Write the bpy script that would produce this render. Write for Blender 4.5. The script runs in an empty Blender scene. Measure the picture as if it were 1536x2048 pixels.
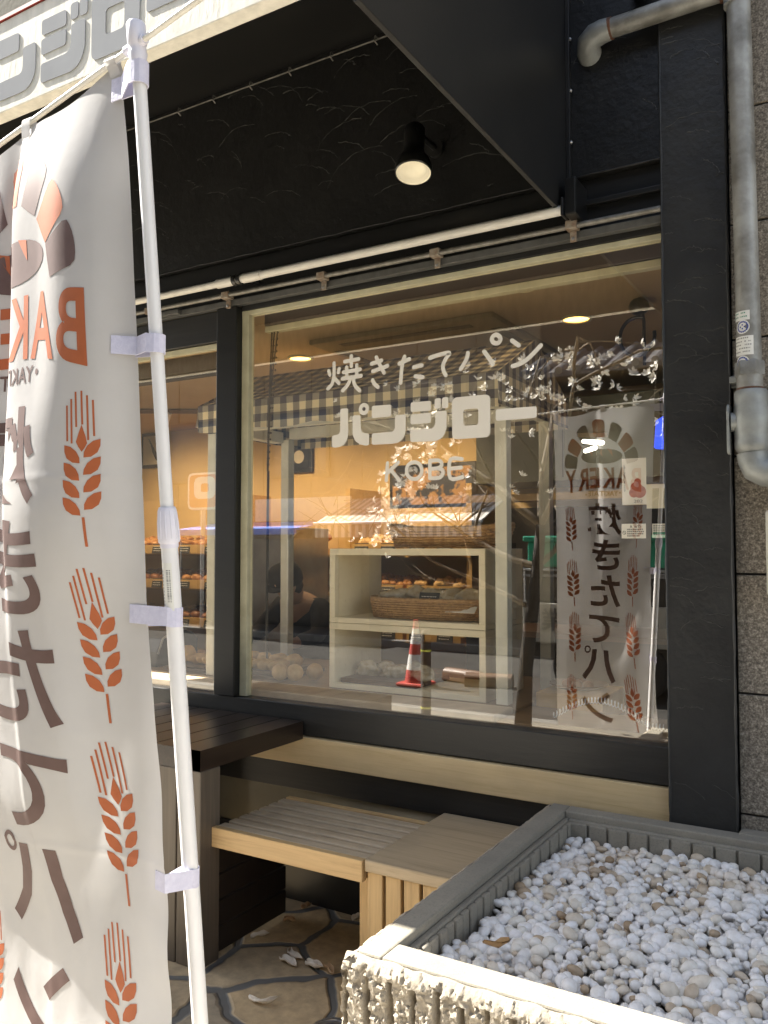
import bpy, bmesh, math, random
from mathutils import Vector, Matrix, Euler, noise
R = math.radians
sc = bpy.context.scene
COL = sc.collection
random.seed(7)

# ------------------------------------------------------------------ camera
cd = bpy.data.cameras.new('camera')
cam = bpy.data.objects.new('camera', cd); COL.objects.link(cam)
cam.location = (0, 0, 1.5)
cam.rotation_euler = (R(90 + 2.516), 0, R(31.0))
cd.sensor_fit = 'VERTICAL'; cd.sensor_height = 36; cd.lens = 29.6
cd.clip_start = 0.02; cd.clip_end = 400
sc.camera = cam

# ------------------------------------------------------------------ light
SUN = Vector((-1.0, -0.135, 1.0)).normalized()
w = bpy.data.worlds.new('World'); sc.world = w; w.use_nodes = True
nt = w.node_tree
sky = nt.nodes.new('ShaderNodeTexSky'); sky.sky_type = 'NISHITA'; sky.sun_disc = False
sky.sun_elevation = R(44.7); sky.sun_rotation = R(262)
bg = nt.nodes['Background']; bg.inputs['Strength'].default_value = 0.09
hs = nt.nodes.new('ShaderNodeHueSaturation'); hs.inputs['Saturation'].default_value = .55
nt.links.new(sky.outputs[0], hs.inputs['Color']); nt.links.new(hs.outputs[0], bg.inputs[0])
sl = bpy.data.lights.new('sun', 'SUN'); sl.energy = 5.0; sl.angle = R(0.5); sl.color = (1, .95, .86)
so = bpy.data.objects.new('sun', sl); COL.objects.link(so)
so.rotation_euler = SUN.to_track_quat('Z', 'Y').to_euler()
so.location = SUN * 30
vs = sc.view_settings
vs.view_transform = 'Standard'; vs.look = 'None'; vs.exposure = 2.1; vs.gamma = 1
sc.render.engine = 'CYCLES'
cy = sc.cycles
cy.use_denoising = True
cy.max_bounces = 9; cy.diffuse_bounces = 4; cy.glossy_bounces = 4; cy.transmission_bounces = 4; cy.transparent_max_bounces = 12
cy.caustics_reflective = False; cy.caustics_refractive = False
cy.sample_clamp_indirect = 6

# ------------------------------------------------------------------ materials
MATS = {}
def newmat(name):
    m = bpy.data.materials.new(name); m.use_nodes = True
    return m, m.node_tree, m.node_tree.nodes['Principled BSDF']
def c4(c): return (c[0], c[1], c[2], 1)
def coords(t, scale=(1, 1, 1), rot=(0, 0, 0), kind='Object'):
    tc = t.nodes.new('ShaderNodeTexCoord'); mp = t.nodes.new('ShaderNodeMapping')
    mp.inputs['Scale'].default_value = scale; mp.inputs['Rotation'].default_value = rot
    t.links.new(tc.outputs[kind], mp.inputs[0]); return mp.outputs[0]
def noise_n(t, vec, scale, detail=4, rough=.55, dist=0):
    n = t.nodes.new('ShaderNodeTexNoise'); n.inputs['Scale'].default_value = scale
    n.inputs['Detail'].default_value = detail; n.inputs['Roughness'].default_value = rough; n.inputs['Distortion'].default_value = dist
    t.links.new(vec, n.inputs['Vector']); return n
def ramp(t, fac, stops):
    r = t.nodes.new('ShaderNodeValToRGB'); e = r.color_ramp.elements
    e[0].position, e[0].color = stops[0][0], c4(stops[0][1]); e[1].position, e[1].color = stops[-1][0], c4(stops[-1][1])
    for p, c in stops[1:-1]:
        q = e.new(p); q.color = c4(c)
    t.links.new(fac, r.inputs[0]); return r.outputs[0]
def bump(t, b, h, strength, dist=.01):
    n = t.nodes.new('ShaderNodeBump'); n.inputs['Strength'].default_value = strength; n.inputs['Distance'].default_value = dist
    t.links.new(h, n.inputs['Height']); t.links.new(n.outputs[0], b.inputs['Normal']); return n
def pm(name, c1, c2=None, rough=.6, scale=12, detail=5, bmp=0, bscale=None, metal=0, spec=.5, stretch=(1, 1, 1), lo=.35, hi=.65, rvar=0, dist=.004):
    if name in MATS: return MATS[name]
    m, t, b = newmat(name)
    b.inputs['Roughness'].default_value = rough; b.inputs['Metallic'].default_value = metal
    b.inputs['Specular IOR Level'].default_value = spec
    v = coords(t, stretch)
    n = noise_n(t, v, scale, detail)
    c2 = c2 or tuple(x * .8 for x in c1)
    t.links.new(ramp(t, n.outputs[0], [(lo, c1), (hi, c2)]), b.inputs['Base Color'])
    if rvar:
        mr = t.nodes.new('ShaderNodeMapRange'); mr.inputs[3].default_value = rough - rvar; mr.inputs[4].default_value = rough + rvar
        t.links.new(n.outputs[0], mr.inputs[0]); t.links.new(mr.outputs[0], b.inputs['Roughness'])
    if bmp:
        n2 = noise_n(t, v, bscale or scale * 3, 6)
        bump(t, b, n2.outputs[0], bmp, dist)
    MATS[name] = m; return m
def emat(name, col, strength):
    if name in MATS: return MATS[name]
    m, t, b = newmat(name)
    b.inputs['Base Color'].default_value = c4(col)
    b.inputs['Emission Color'].default_value = c4(col); b.inputs['Emission Strength'].default_value = strength
    MATS[name] = m; return m
def woodmat(name, c1, c2, axis='X', rough=.55, scale=9, bmp=.15, c3=None):
    if name in MATS: return MATS[name]
    m, t, b = newmat(name); b.inputs['Roughness'].default_value = rough
    st = {'X': (.30, 6.5, 6.5), 'Y': (6.5, .30, 6.5), 'Z': (6.5, 6.5, .30)}[axis]
    v = coords(t, st)
    n = noise_n(t, v, scale, 10, .72, .8)
    st2 = [(.32, c1), (.52, tuple(.5 * (a + b) for a, b in zip(c1, c2))), (.62, c2), (.7, tuple(x * .8 for x in c2))]
    col = ramp(t, n.outputs[0], st2)
    n2 = noise_n(t, coords(t), 3.2, 4, .6)
    mx = t.nodes.new('ShaderNodeMix'); mx.data_type = 'RGBA'; mx.blend_type = 'MIX'
    t.links.new(ramp(t, n2.outputs[0], [(.45, (0, 0, 0)), (.75, (.55, .55, .55))]), mx.inputs[0])
    t.links.new(col, mx.inputs[6]); mx.inputs[7].default_value = c4(c3 or tuple(x * .72 for x in c2))
    t.links.new(mx.outputs[2], b.inputs['Base Color'])
    bump(t, b, n.outputs[0], bmp, .004)
    MATS[name] = m; return m

M_plaster = pm('black_plaster', (.0055, .0055, .0052), (.010, .0098, .009), .42, 5, 6, .55, 26, rvar=.1, dist=.006)
M_ridgeglint = pm('plaster_ridge_glint', (.036, .036, .034), (.07, .069, .063), .32, 20, 4)  # trowel ridges coloured paler than the plaster: their glints are painted in
M_pillar = pm('pillar_plaster', (.0145, .0148, .0145), (.024, .024, .0225), .48, 6, 6, .6, 30, rvar=.1, dist=.006)
M_blackpaint = pm('black_paint', (.006, .006, .006), (.010, .010, .0095), .38, 14, 5, .12, 60, stretch=(.15, 1, 1))
M_blackwood = woodmat('black_stained_board', (.011, .0112, .011), (.022, .021, .019), 'X', .42, 12, .2)
M_canopy = pm('canopy_sheet_black', (.009, .009, .0088), (.013, .0128, .0122), .42, 3, 4, .05, 90)
M_cream = pm('cream_trim_paint', (.56, .53, .37), (.46, .43, .29), .5, 14, 6, .12, 60)
M_post = pm('post_paint', (.76, .75, .66), (.66, .65, .56), .55, 10, 5, .1, 60)
M_kick = pm('kick_panel_paint', (.17, .155, .115), (.13, .12, .088), .3, 6, 4, .05, 40)
M_fascia = pm('fascia_concrete', (.86, .83, .74), (.70, .68, .60), .8, 26, 7, .5, 90, stretch=(1, 1, .35), dist=.002, spec=.2)
M_letter = pm('letter_metal', (.30, .31, .325), (.265, .275, .29), .8, 6, 3, spec=.05)
M_greyrail = pm('grey_rail', (.11, .11, .105), (.075, .075, .07), .4, 20, 4)
M_conduit = pm('conduit_metal', (.25, .24, .215), (.16, .15, .13), .45, 40, 5, .1, 120, metal=.5)
M_clip = pm('rusty_clip', (.22, .15, .10), (.30, .27, .22), .65, 45, 4, .3, 90)
M_white = pm('white_plastic', (.80, .80, .81), (.74, .74, .76), .35, 7, 3, .02, 70)
M_cap = pm('white_cap_plastic', (.76, .75, .84), (.71, .70, .80), .4, 7, 3)
M_strap = pm('white_strap', (.70, .69, .83), (.63, .62, .77), .75, 90, 3, .25, 220)
M_rodpaint = pm('white_rod', (.76, .74, .68), (.68, .66, .60), .35, 12, 4)
M_pipe = pm('galvanised_pipe', (.40, .40, .375), (.20, .195, .175), .5, 9, 9, .3, 70, metal=.35, lo=.38, hi=.62)
M_ring = pm('rust_ring', (.17, .075, .04), (.10, .05, .03), .7, 30, 4)
M_elbow = pm('elbow_iron', (.37, .385, .37), (.25, .26, .25), .5, 14, 6, .15, 60, metal=.3)
M_lampblack = pm('lamp_black', (.008, .008, .008), (.013, .013, .012), .3, 9, 3)
M_lampin = pm('lamp_inside', (.86, .80, .62), (.8, .74, .55), .5, 9, 3)
_lb = M_lampin.node_tree.nodes['Principled BSDF']; _lb.inputs['Emission Color'].default_value = (1, .86, .6, 1); _lb.inputs['Emission Strength'].default_value = .06
M_tablewood = woodmat('dark_table_stain', (.016, .010, .007), (.035, .022, .015), 'Y', .3, 8, .12)
M_tableleg = woodmat('dark_table_leg_stain', (.085, .066, .048), (.125, .10, .074), 'Z', .5, 8, .15)
M_tabledark = woodmat('dark_table_side_stain', (.014, .010, .0085), (.026, .019, .015), 'Z', .45, 8, .12)
M_bench = woodmat('bench_timber', (.62, .43, .21), (.47, .31, .145), 'X', .55, 9, .18, (.42, .29, .16))
M_benchtop = woodmat('bench_slat_timber', (.58, .47, .33), (.42, .335, .225), 'X', .55, 9, .3, (.22, .175, .125))
M_endtop = woodmat('end_table_top', (.55, .43, .28), (.41, .315, .195), 'X', .5, 6, .2, (.27, .22, .155))
M_endleg = woodmat('end_table_leg', (.64, .44, .21), (.48, .32, .15), 'Z', .55, 9, .18)
M_backboard = woodmat('pale_back_board', (.66, .51, .29), (.54, .40, .21), 'X', .5, 7, .15, (.42, .32, .19))
M_ledge = pm('ledge_board', (.66, .54, .40), (.55, .44, .32), .6, 10, 6, .15, 60)
M_shelfwood = woodmat('pale_shelf_wood', (.93, .85, .66), (.88, .79, .59), 'X', .5, 6, .05, (.84, .75, .55))
M_counter = woodmat('counter_wood', (.24, .15, .08), (.16, .10, .05), 'X', .45, 6, .08)
M_traywood = woodmat('dark_tray_wood', (.12, .065, .032), (.075, .038, .02), 'X', .45, 7, .1)
M_ochretray = woodmat('ochre_tray_wood', (.58, .37, .13), (.48, .29, .09), 'X', .5, 6, .05)
M_ochre = pm('ochre_wall', (.62, .44, .20), (.56, .39, .17), .8, 2, 4, .08, 40)
M_ceil = pm('shop_ceiling', (.40, .29, .165), (.36, .26, .145), .85, 2, 3)
M_floor = pm('shop_floor', (.12, .085, .055), (.09, .06, .04), .5, 4, 4)
M_wicker = pm('wicker', (.58, .36, .16), (.40, .22, .09), .55, 60, 4, .3, 150)
M_wicker2 = pm('wicker_dark', (.46, .29, .13), (.30, .17, .075), .6, 60, 4, .3, 150)
M_bread = pm('bread_crust', (.52, .26, .075), (.26, .095, .025), .45, 14, 5, .2, 40)
M_bread2 = pm('bread_pale', (.62, .43, .20), (.45, .26, .10), .6, 16, 5, .25, 40)
M_breaddark = pm('bread_dark', (.27, .10, .03), (.14, .05, .018), .4, 14, 5, .2, 40)
M_wrap = pm('clear_bag_bread', (.66, .60, .47), (.50, .41, .28), .22, 30, 5, .6, 40)
M_card = pm('price_card_black', (.022, .022, .02), (.035, .035, .03), .5, 30, 3)
M_paper = pm('white_paper', (.76, .74, .69), (.70, .68, .62), .7, 8, 3)
M_creampaper = pm('cream_paper', (.72, .68, .54), (.66, .62, .48), .7, 8, 3)
M_sticker = pm('sticker_white', (.78, .78, .74), (.72, .72, .68), .5, 8, 3)
M_ink = pm('ink_dark', (.03, .03, .03), (.05, .05, .05), .6, 8, 2)
M_inkblue = pm('ink_blue', (.05, .08, .35), (.06, .09, .3), .6, 8, 2)
M_inkgreen = pm('ink_green', (.05, .28, .20), (.05, .24, .16), .6, 8, 2)
M_decal = pm('window_decal_vinyl', (.90, .86, .78), (.88, .84, .76), .5, 5, 2)
M_frameblk = pm('frame_black', (.014, .013, .012), (.02, .019, .018), .45, 8, 3)
M_blind = pm('blind_valance', (.075, .058, .05), (.058, .044, .038), .5, 5, 3, stretch=(.1, 1, 1))
M_slot = pm('slot_black', (.006, .006, .006), (.008, .008, .008), .7, 5, 2)
M_acpanel = pm('ac_panel', (.20, .155, .08), (.18, .14, .075), .6, 2, 2)
M_steel = pm('steel', (.42, .42, .42), (.34, .34, .34), .3, 6, 4, metal=.8)
M_darkcloth = pm('dark_cloth', (.010, .010, .011), (.017, .017, .018), .85, 30, 4, .2, 80)
M_skin = pm('skin', (.46, .30, .21), (.42, .26, .18), .55, 10, 3)
M_hair = pm('hair', (.012, .010, .009), (.02, .017, .015), .5, 60, 3)
M_greygreen = pm('grey_green_panel', (.16, .165, .125), (.135, .14, .105), .5, 3, 3)
M_leaf = pm('dry_leaf', (.44, .27, .12), (.34, .20, .08), .6, 25, 5, .3, 60)
M_petal = pm('fallen_petal', (.76, .70, .60), (.60, .48, .35), .6, 40, 4, .2, 90, lo=.45, hi=.75)
M_petalbrown = pm('withered_petal', (.42, .24, .11), (.60, .45, .28), .6, 40, 4, .2, 90)
M_twig = pm('magnolia_twig', (.17, .135, .09), (.10, .08, .055), .8, 30, 3)
M_bark = pm('magnolia_bark', (.018, .015, .012), (.035, .03, .025), .85, 18, 6, .5, 50)
M_flower = pm('magnolia_blossom', (.90, .89, .85), (.84, .81, .74), .6, 30, 3)
M_orange = pm('print_orange', (.45, .12, .04), (.41, .11, .036), .7, 40, 2)
M_brownink = pm('print_brown', (.135, .080, .070), (.12, .070, .061), .7, 40, 2)
M_red = pm('cone_red', (.52, .075, .055), (.45, .065, .05), .4, 12, 3)
M_conewhite = pm('cone_white', (.78, .77, .74), (.70, .69, .66), .4, 12, 3)
M_darkpost = pm('bollard_brown', (.028, .021, .017), (.04, .03, .025), .5, 12, 3)
M_yellow = pm('reflector_yellow', (.60, .62, .08), (.5, .55, .06), .4, 9, 2)
M_truckgrey = pm('truck_side_grey', (.36, .35, .31), (.31, .30, .27), .4, 5, 3)
M_truckdark = pm('truck_dark', (.016, .017, .018), (.026, .027, .028), .4, 7, 3)
M_tyre = pm('tyre', (.014, .014, .014), (.02, .02, .02), .8, 20, 3)
M_green = pm('crate_green', (.012, .29, .18), (.015, .23, .14), .4, 6, 3)
M_beigewall = pm('beige_siding', (.20, .155, .105), (.16, .125, .085), .8, 3, 4, .1, 30)
M_darkwall = pm('dark_wall', (.035, .028, .02), (.025, .02, .015), .8, 3, 4)
M_tile = pm('roof_tile', (.10, .10, .11), (.16, .16, .17), .35, 8, 4)
M_brownwood = woodmat('brown_timber', (.17, .09, .045), (.10, .05, .025), 'X', .5, 7, .1)
M_upper = pm('upper_wall_khaki', (.085, .072, .04), (.07, .058, .032), .85, 4, 5, .3, 40)
M_khaki = pm('window_dark_far', (.05, .05, .05), (.03, .03, .03), .15, 3, 2)
M_blue = pm('awning_blue', (.05, .16, .62), (.06, .13, .5), .6, 6, 2)
M_signorange = pm('sign_orange', (.62, .17, .06), (.55, .15, .055), .4, 6, 2)

def granite():
    m, t, b = newmat('brown_granite'); v = coords(t)
    a = noise_n(t, v, 75, 3, .6); c = noise_n(t, v, 170, 2, .6)
    add = t.nodes.new('ShaderNodeMath'); add.operation = 'ADD'
    t.links.new(a.outputs[0], add.inputs[0]); t.links.new(c.outputs[0], add.inputs[1])
    hf = t.nodes.new('ShaderNodeMath'); hf.operation = 'MULTIPLY'; hf.inputs[1].default_value = .5
    t.links.new(add.outputs[0], hf.inputs[0])
    t.links.new(ramp(t, hf.outputs[0], [(.36, (.08, .07, .058)), (.47, (.18, .155, .122)), (.55, (.29, .255, .205)), (.66, (.50, .45, .37))]), b.inputs['Base Color'])
    b.inputs['Roughness'].default_value = .6; bump(t, b, a.outputs[0], .35, .004); return m
M_granite = granite()

def concrete(name, c1, c2, c3, agg):
    m, t, b = newmat(name); v = coords(t)
    a = noise_n(t, v, 5, 7, .65); c = noise_n(t, v, 180, 3, .7)
    col = ramp(t, a.outputs[0], [(.3, c1), (.7, c2)])
    mx = t.nodes.new('ShaderNodeMix'); mx.data_type = 'RGBA'
    t.links.new(ramp(t, c.outputs[0], [(.52, (0, 0, 0)), (.72, (agg, agg, agg))]), mx.inputs[0])
    t.links.new(col, mx.inputs[6]); mx.inputs[7].default_value = c4(c3)
    t.links.new(mx.outputs[2], b.inputs['Base Color']); b.inputs['Roughness'].default_value = .9
    bump(t, b, c.outputs[0], .45, .003); return m
M_conc = concrete('planter_concrete', (.325, .295, .235), (.235, .217, .18), (.16, .15, .13), .6)
M_concrough = concrete('planter_split_concrete', (.40, .35, .275), (.28, .245, .195), (.15, .13, .10), .6)

def flagstone():
    m, t, b = newmat('crazy_paving'); v = coords(t)
    wv = noise_n(t, v, 2.6, 3)
    mixv = t.nodes.new('ShaderNodeMix'); mixv.data_type = 'VECTOR'; mixv.inputs[0].default_value = .14
    t.links.new(v, mixv.inputs[4]); t.links.new(wv.outputs[1], mixv.inputs[5])
    vo = t.nodes.new('ShaderNodeTexVoronoi'); vo.feature = 'DISTANCE_TO_EDGE'; vo.inputs['Scale'].default_value = 3.6
    vc = t.nodes.new('ShaderNodeTexVoronoi'); vc.inputs['Scale'].default_value = 3.6
    t.links.new(mixv.outputs[1], vo.inputs[0]); t.links.new(mixv.outputs[1], vc.inputs[0])
    sep = t.nodes.new('ShaderNodeSeparateColor'); t.links.new(vc.outputs['Color'], sep.inputs[0])
    stone = ramp(t, sep.outputs[0], [(.1, (.40, .31, .19)), (.3, (.50, .41, .27)), (.5, (.34, .29, .21)), (.7, (.52, .38, .20)), (.9, (.43, .36, .25))])
    n = noise_n(t, v, 20, 7, .65)
    mul = t.nodes.new('ShaderNodeMix'); mul.data_type = 'RGBA'; mul.blend_type = 'MULTIPLY'; mul.inputs[0].default_value = .8
    t.links.new(stone, mul.inputs[6]); t.links.new(ramp(t, n.outputs[0], [(.3, (.6, .6, .6)), (.7, (1.15, 1.1, 1.05))]), mul.inputs[7])
    mx = t.nodes.new('ShaderNodeMix'); mx.data_type = 'RGBA'
    t.links.new(ramp(t, vo.outputs[0], [(.035, (1, 1, 1)), (.048, (0, 0, 0))]), mx.inputs[0])
    t.links.new(mul.outputs[2], mx.inputs[6]); mx.inputs[7].default_value = (.12, .118, .11, 1)
    t.links.new(mx.outputs[2], b.inputs['Base Color']); b.inputs['Roughness'].default_value = .75
    sm = t.nodes.new('ShaderNodeMapRange'); sm.inputs[1].default_value = .025; sm.inputs[2].default_value = .06
    t.links.new(vo.outputs[0], sm.inputs[0])
    ad = t.nodes.new('ShaderNodeMath'); ad.operation = 'MULTIPLY_ADD'; ad.inputs[1].default_value = .25
    t.links.new(n.outputs[0], ad.inputs[0]); t.links.new(sm.outputs[0], ad.inputs[2])
    bump(t, b, ad.outputs[0], .8, .012); return m
M_flag = flagstone()
M_asphalt = pm('asphalt', (.042, .041, .039), (.062, .06, .057), .95, 2, 7, .5, 260, spec=.08)
M_pave = pm('concrete_pavement', (.64, .59, .50), (.56, .515, .44), .9, 4, 6, .3, 120)
M_ground = pm('ground_earth', (.16, .15, .13), (.12, .11, .10), .95, 1, 5)
M_kerb = pm('kerb_stone', (.17, .165, .15), (.13, .125, .115), .9, 8, 5, .3, 60)

def clothmat():
    m, t, b = newmat('banner_cloth')
    out = t.nodes['Material Output']; t.nodes.remove(b)
    v = coords(t); n = noise_n(t, v, 7, 4)
    col = ramp(t, n.outputs[0], [(.35, (.67, .66, .655)), (.7, (.63, .62, .615))])
    d = t.nodes.new('ShaderNodeBsdfDiffuse'); tr = t.nodes.new('ShaderNodeBsdfTranslucent'); ms = t.nodes.new('ShaderNodeMixShader'); ms.inputs[0].default_value = .28
    t.links.new(col, d.inputs[0]); t.links.new(col, tr.inputs[0])
    t.links.new(d.outputs[0], ms.inputs[1]); t.links.new(tr.outputs[0], ms.inputs[2])
    wv = noise_n(t, v, 55, 3); bn = t.nodes.new('ShaderNodeBump'); bn.inputs['Strength'].default_value = .12; bn.inputs['Distance'].default_value = .003
    t.links.new(wv.outputs[0], bn.inputs['Height']); t.links.new(bn.outputs[0], d.inputs['Normal'])
    t.links.new(ms.outputs[0], out.inputs[0]); return m
M_cloth = clothmat()

def glassmat():
    m, t, b = newmat('window_glass'); out = t.nodes['Material Output']; t.nodes.remove(b)
    tr = t.nodes.new('ShaderNodeBsdfTransparent'); tr.inputs[0].default_value = (.92, .89, .82, 1)
    g = t.nodes.new('ShaderNodeBsdfGlossy'); g.inputs['Roughness'].default_value = 0; g.inputs['Color'].default_value = (.95, .97, 1, 1)
    fr = t.nodes.new('ShaderNodeFresnel'); fr.inputs[0].default_value = 1.5
    ma = t.nodes.new('ShaderNodeMath'); ma.operation = 'MULTIPLY_ADD'; ma.inputs[1].default_value = 1.4; ma.inputs[2].default_value = .30
    t.links.new(fr.outputs[0], ma.inputs[0])
    ml = t.nodes.new('ShaderNodeMix'); ml.data_type = 'RGBA'
    t.links.new(ma.outputs[0], ml.inputs[0]); ml.inputs[6].default_value = (0, 0, 0, 1); ml.inputs[7].default_value = (1, .98, .95, 1)
    t.links.new(ml.outputs[2], g.inputs['Color'])
    ad = t.nodes.new('ShaderNodeAddShader'); t.links.new(tr.outputs[0], ad.inputs[0]); t.links.new(g.outputs[0], ad.inputs[1]); t.links.new(ad.outputs[0], out.inputs[0]); return m
M_glass = glassmat()

def gingham():
    m, t, b = newmat('gingham_cloth')
    tc = t.nodes.new('ShaderNodeTexCoord'); sp = t.nodes.new('ShaderNodeSeparateXYZ'); t.links.new(tc.outputs['UV'], sp.inputs[0])
    outs = []
    for k in (0, 1):
        f = t.nodes.new('ShaderNodeMath'); f.operation = 'FRACT'; t.links.new(sp.outputs[k], f.inputs[0])
        g = t.nodes.new('ShaderNodeMath'); g.operation = 'GREATER_THAN'; g.inputs[1].default_value = .5; t.links.new(f.outputs[0], g.inputs[0]); outs.append(g.outputs[0])
    a = t.nodes.new('ShaderNodeMath'); a.operation = 'ADD'; t.links.new(outs[0], a.inputs[0]); t.links.new(outs[1], a.inputs[1])
    h = t.nodes.new('ShaderNodeMath'); h.operation = 'MULTIPLY'; h.inputs[1].default_value = .5; t.links.new(a.outputs[0], h.inputs[0])
    r = ramp(t, h.outputs[0], [(.2, (.78, .68, .46)), (.45, (.27, .245, .20)), (.55, (.27, .245, .20)), (.8, (.04, .038, .06))])
    t.links.new(r, b.inputs['Base Color']); b.inputs['Roughness'].default_value = .9; return m
M_gingham = gingham()
def stripes(name, c1, c2, scale, axis=0, edge=.5):
    m, t, b = newmat(name)
    tc = t.nodes.new('ShaderNodeTexCoord'); sp = t.nodes.new('ShaderNodeSeparateXYZ'); t.links.new(tc.outputs['Object'], sp.inputs[0])
    mu = t.nodes.new('ShaderNodeMath'); mu.operation = 'MULTIPLY'; mu.inputs[1].default_value = scale; t.links.new(sp.outputs[axis], mu.inputs[0])
    f = t.nodes.new('ShaderNodeMath'); f.operation = 'FRACT'; t.links.new(mu.outputs[0], f.inputs[0])
    g = t.nodes.new('ShaderNodeMath'); g.operation = 'GREATER_THAN'; g.inputs[1].default_value = edge; t.links.new(f.outputs[0], g.inputs[0])
    t.links.new(ramp(t, g.outputs[0], [(.3, c1), (.7, c2)]), b.inputs['Base Color']); b.inputs['Roughness'].default_value = .85; return m
M_awnstripe = stripes('striped_awning_cloth', (.62, .59, .53), (.28, .255, .225), 7)
M_picstripe = pm('picture_colours', (.40, .22, .08), (.03, .035, .05), .5, 9, 6, lo=.47, hi=.53)
M_bottlepic = pm('picture_cream', (.55, .50, .38), (.45, .40, .3), .6, 6, 3)

def pebblemat():
    m, t, b = newmat('white_pebble')
    g = t.nodes.new('ShaderNodeNewGeometry'); v = coords(t); n = noise_n(t, v, 90, 3)
    c = ramp(t, g.outputs['Random Per Island'], [(.0, (.93, .92, .92)), (.60, (.88, .87, .86)), (.82, (.82, .79, .72)), (.90, (.66, .58, .47)), (.96, (.52, .42, .31)), (.99, (.38, .28, .18))])
    mul = t.nodes.new('ShaderNodeMix'); mul.data_type = 'RGBA'; mul.blend_type = 'MULTIPLY'; mul.inputs[0].default_value = .7
    t.links.new(c, mul.inputs[6]); t.links.new(ramp(t, n.outputs[0], [(.35, (.86, .84, .80)), (.6, (1, 1, 1))]), mul.inputs[7])
    pn = noise_n(t, v, 4.5, 3); pm2 = t.nodes.new('ShaderNodeMix'); pm2.data_type = 'RGBA'; pm2.blend_type = 'MULTIPLY'
    t.links.new(ramp(t, pn.outputs[0], [(.56, (0, 0, 0)), (.68, (.55, .55, .55))]), pm2.inputs[0])
    t.links.new(mul.outputs[2], pm2.inputs[6]); pm2.inputs[7].default_value = (.82, .70, .54, 1)
    t.links.new(pm2.outputs[2], b.inputs['Base Color']); b.inputs['Roughness'].default_value = .5
    b.inputs['Subsurface Weight'].default_value = .0
    bump(t, b, n.outputs[0], .1, .002); return m
M_pebble = pebblemat()

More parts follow.
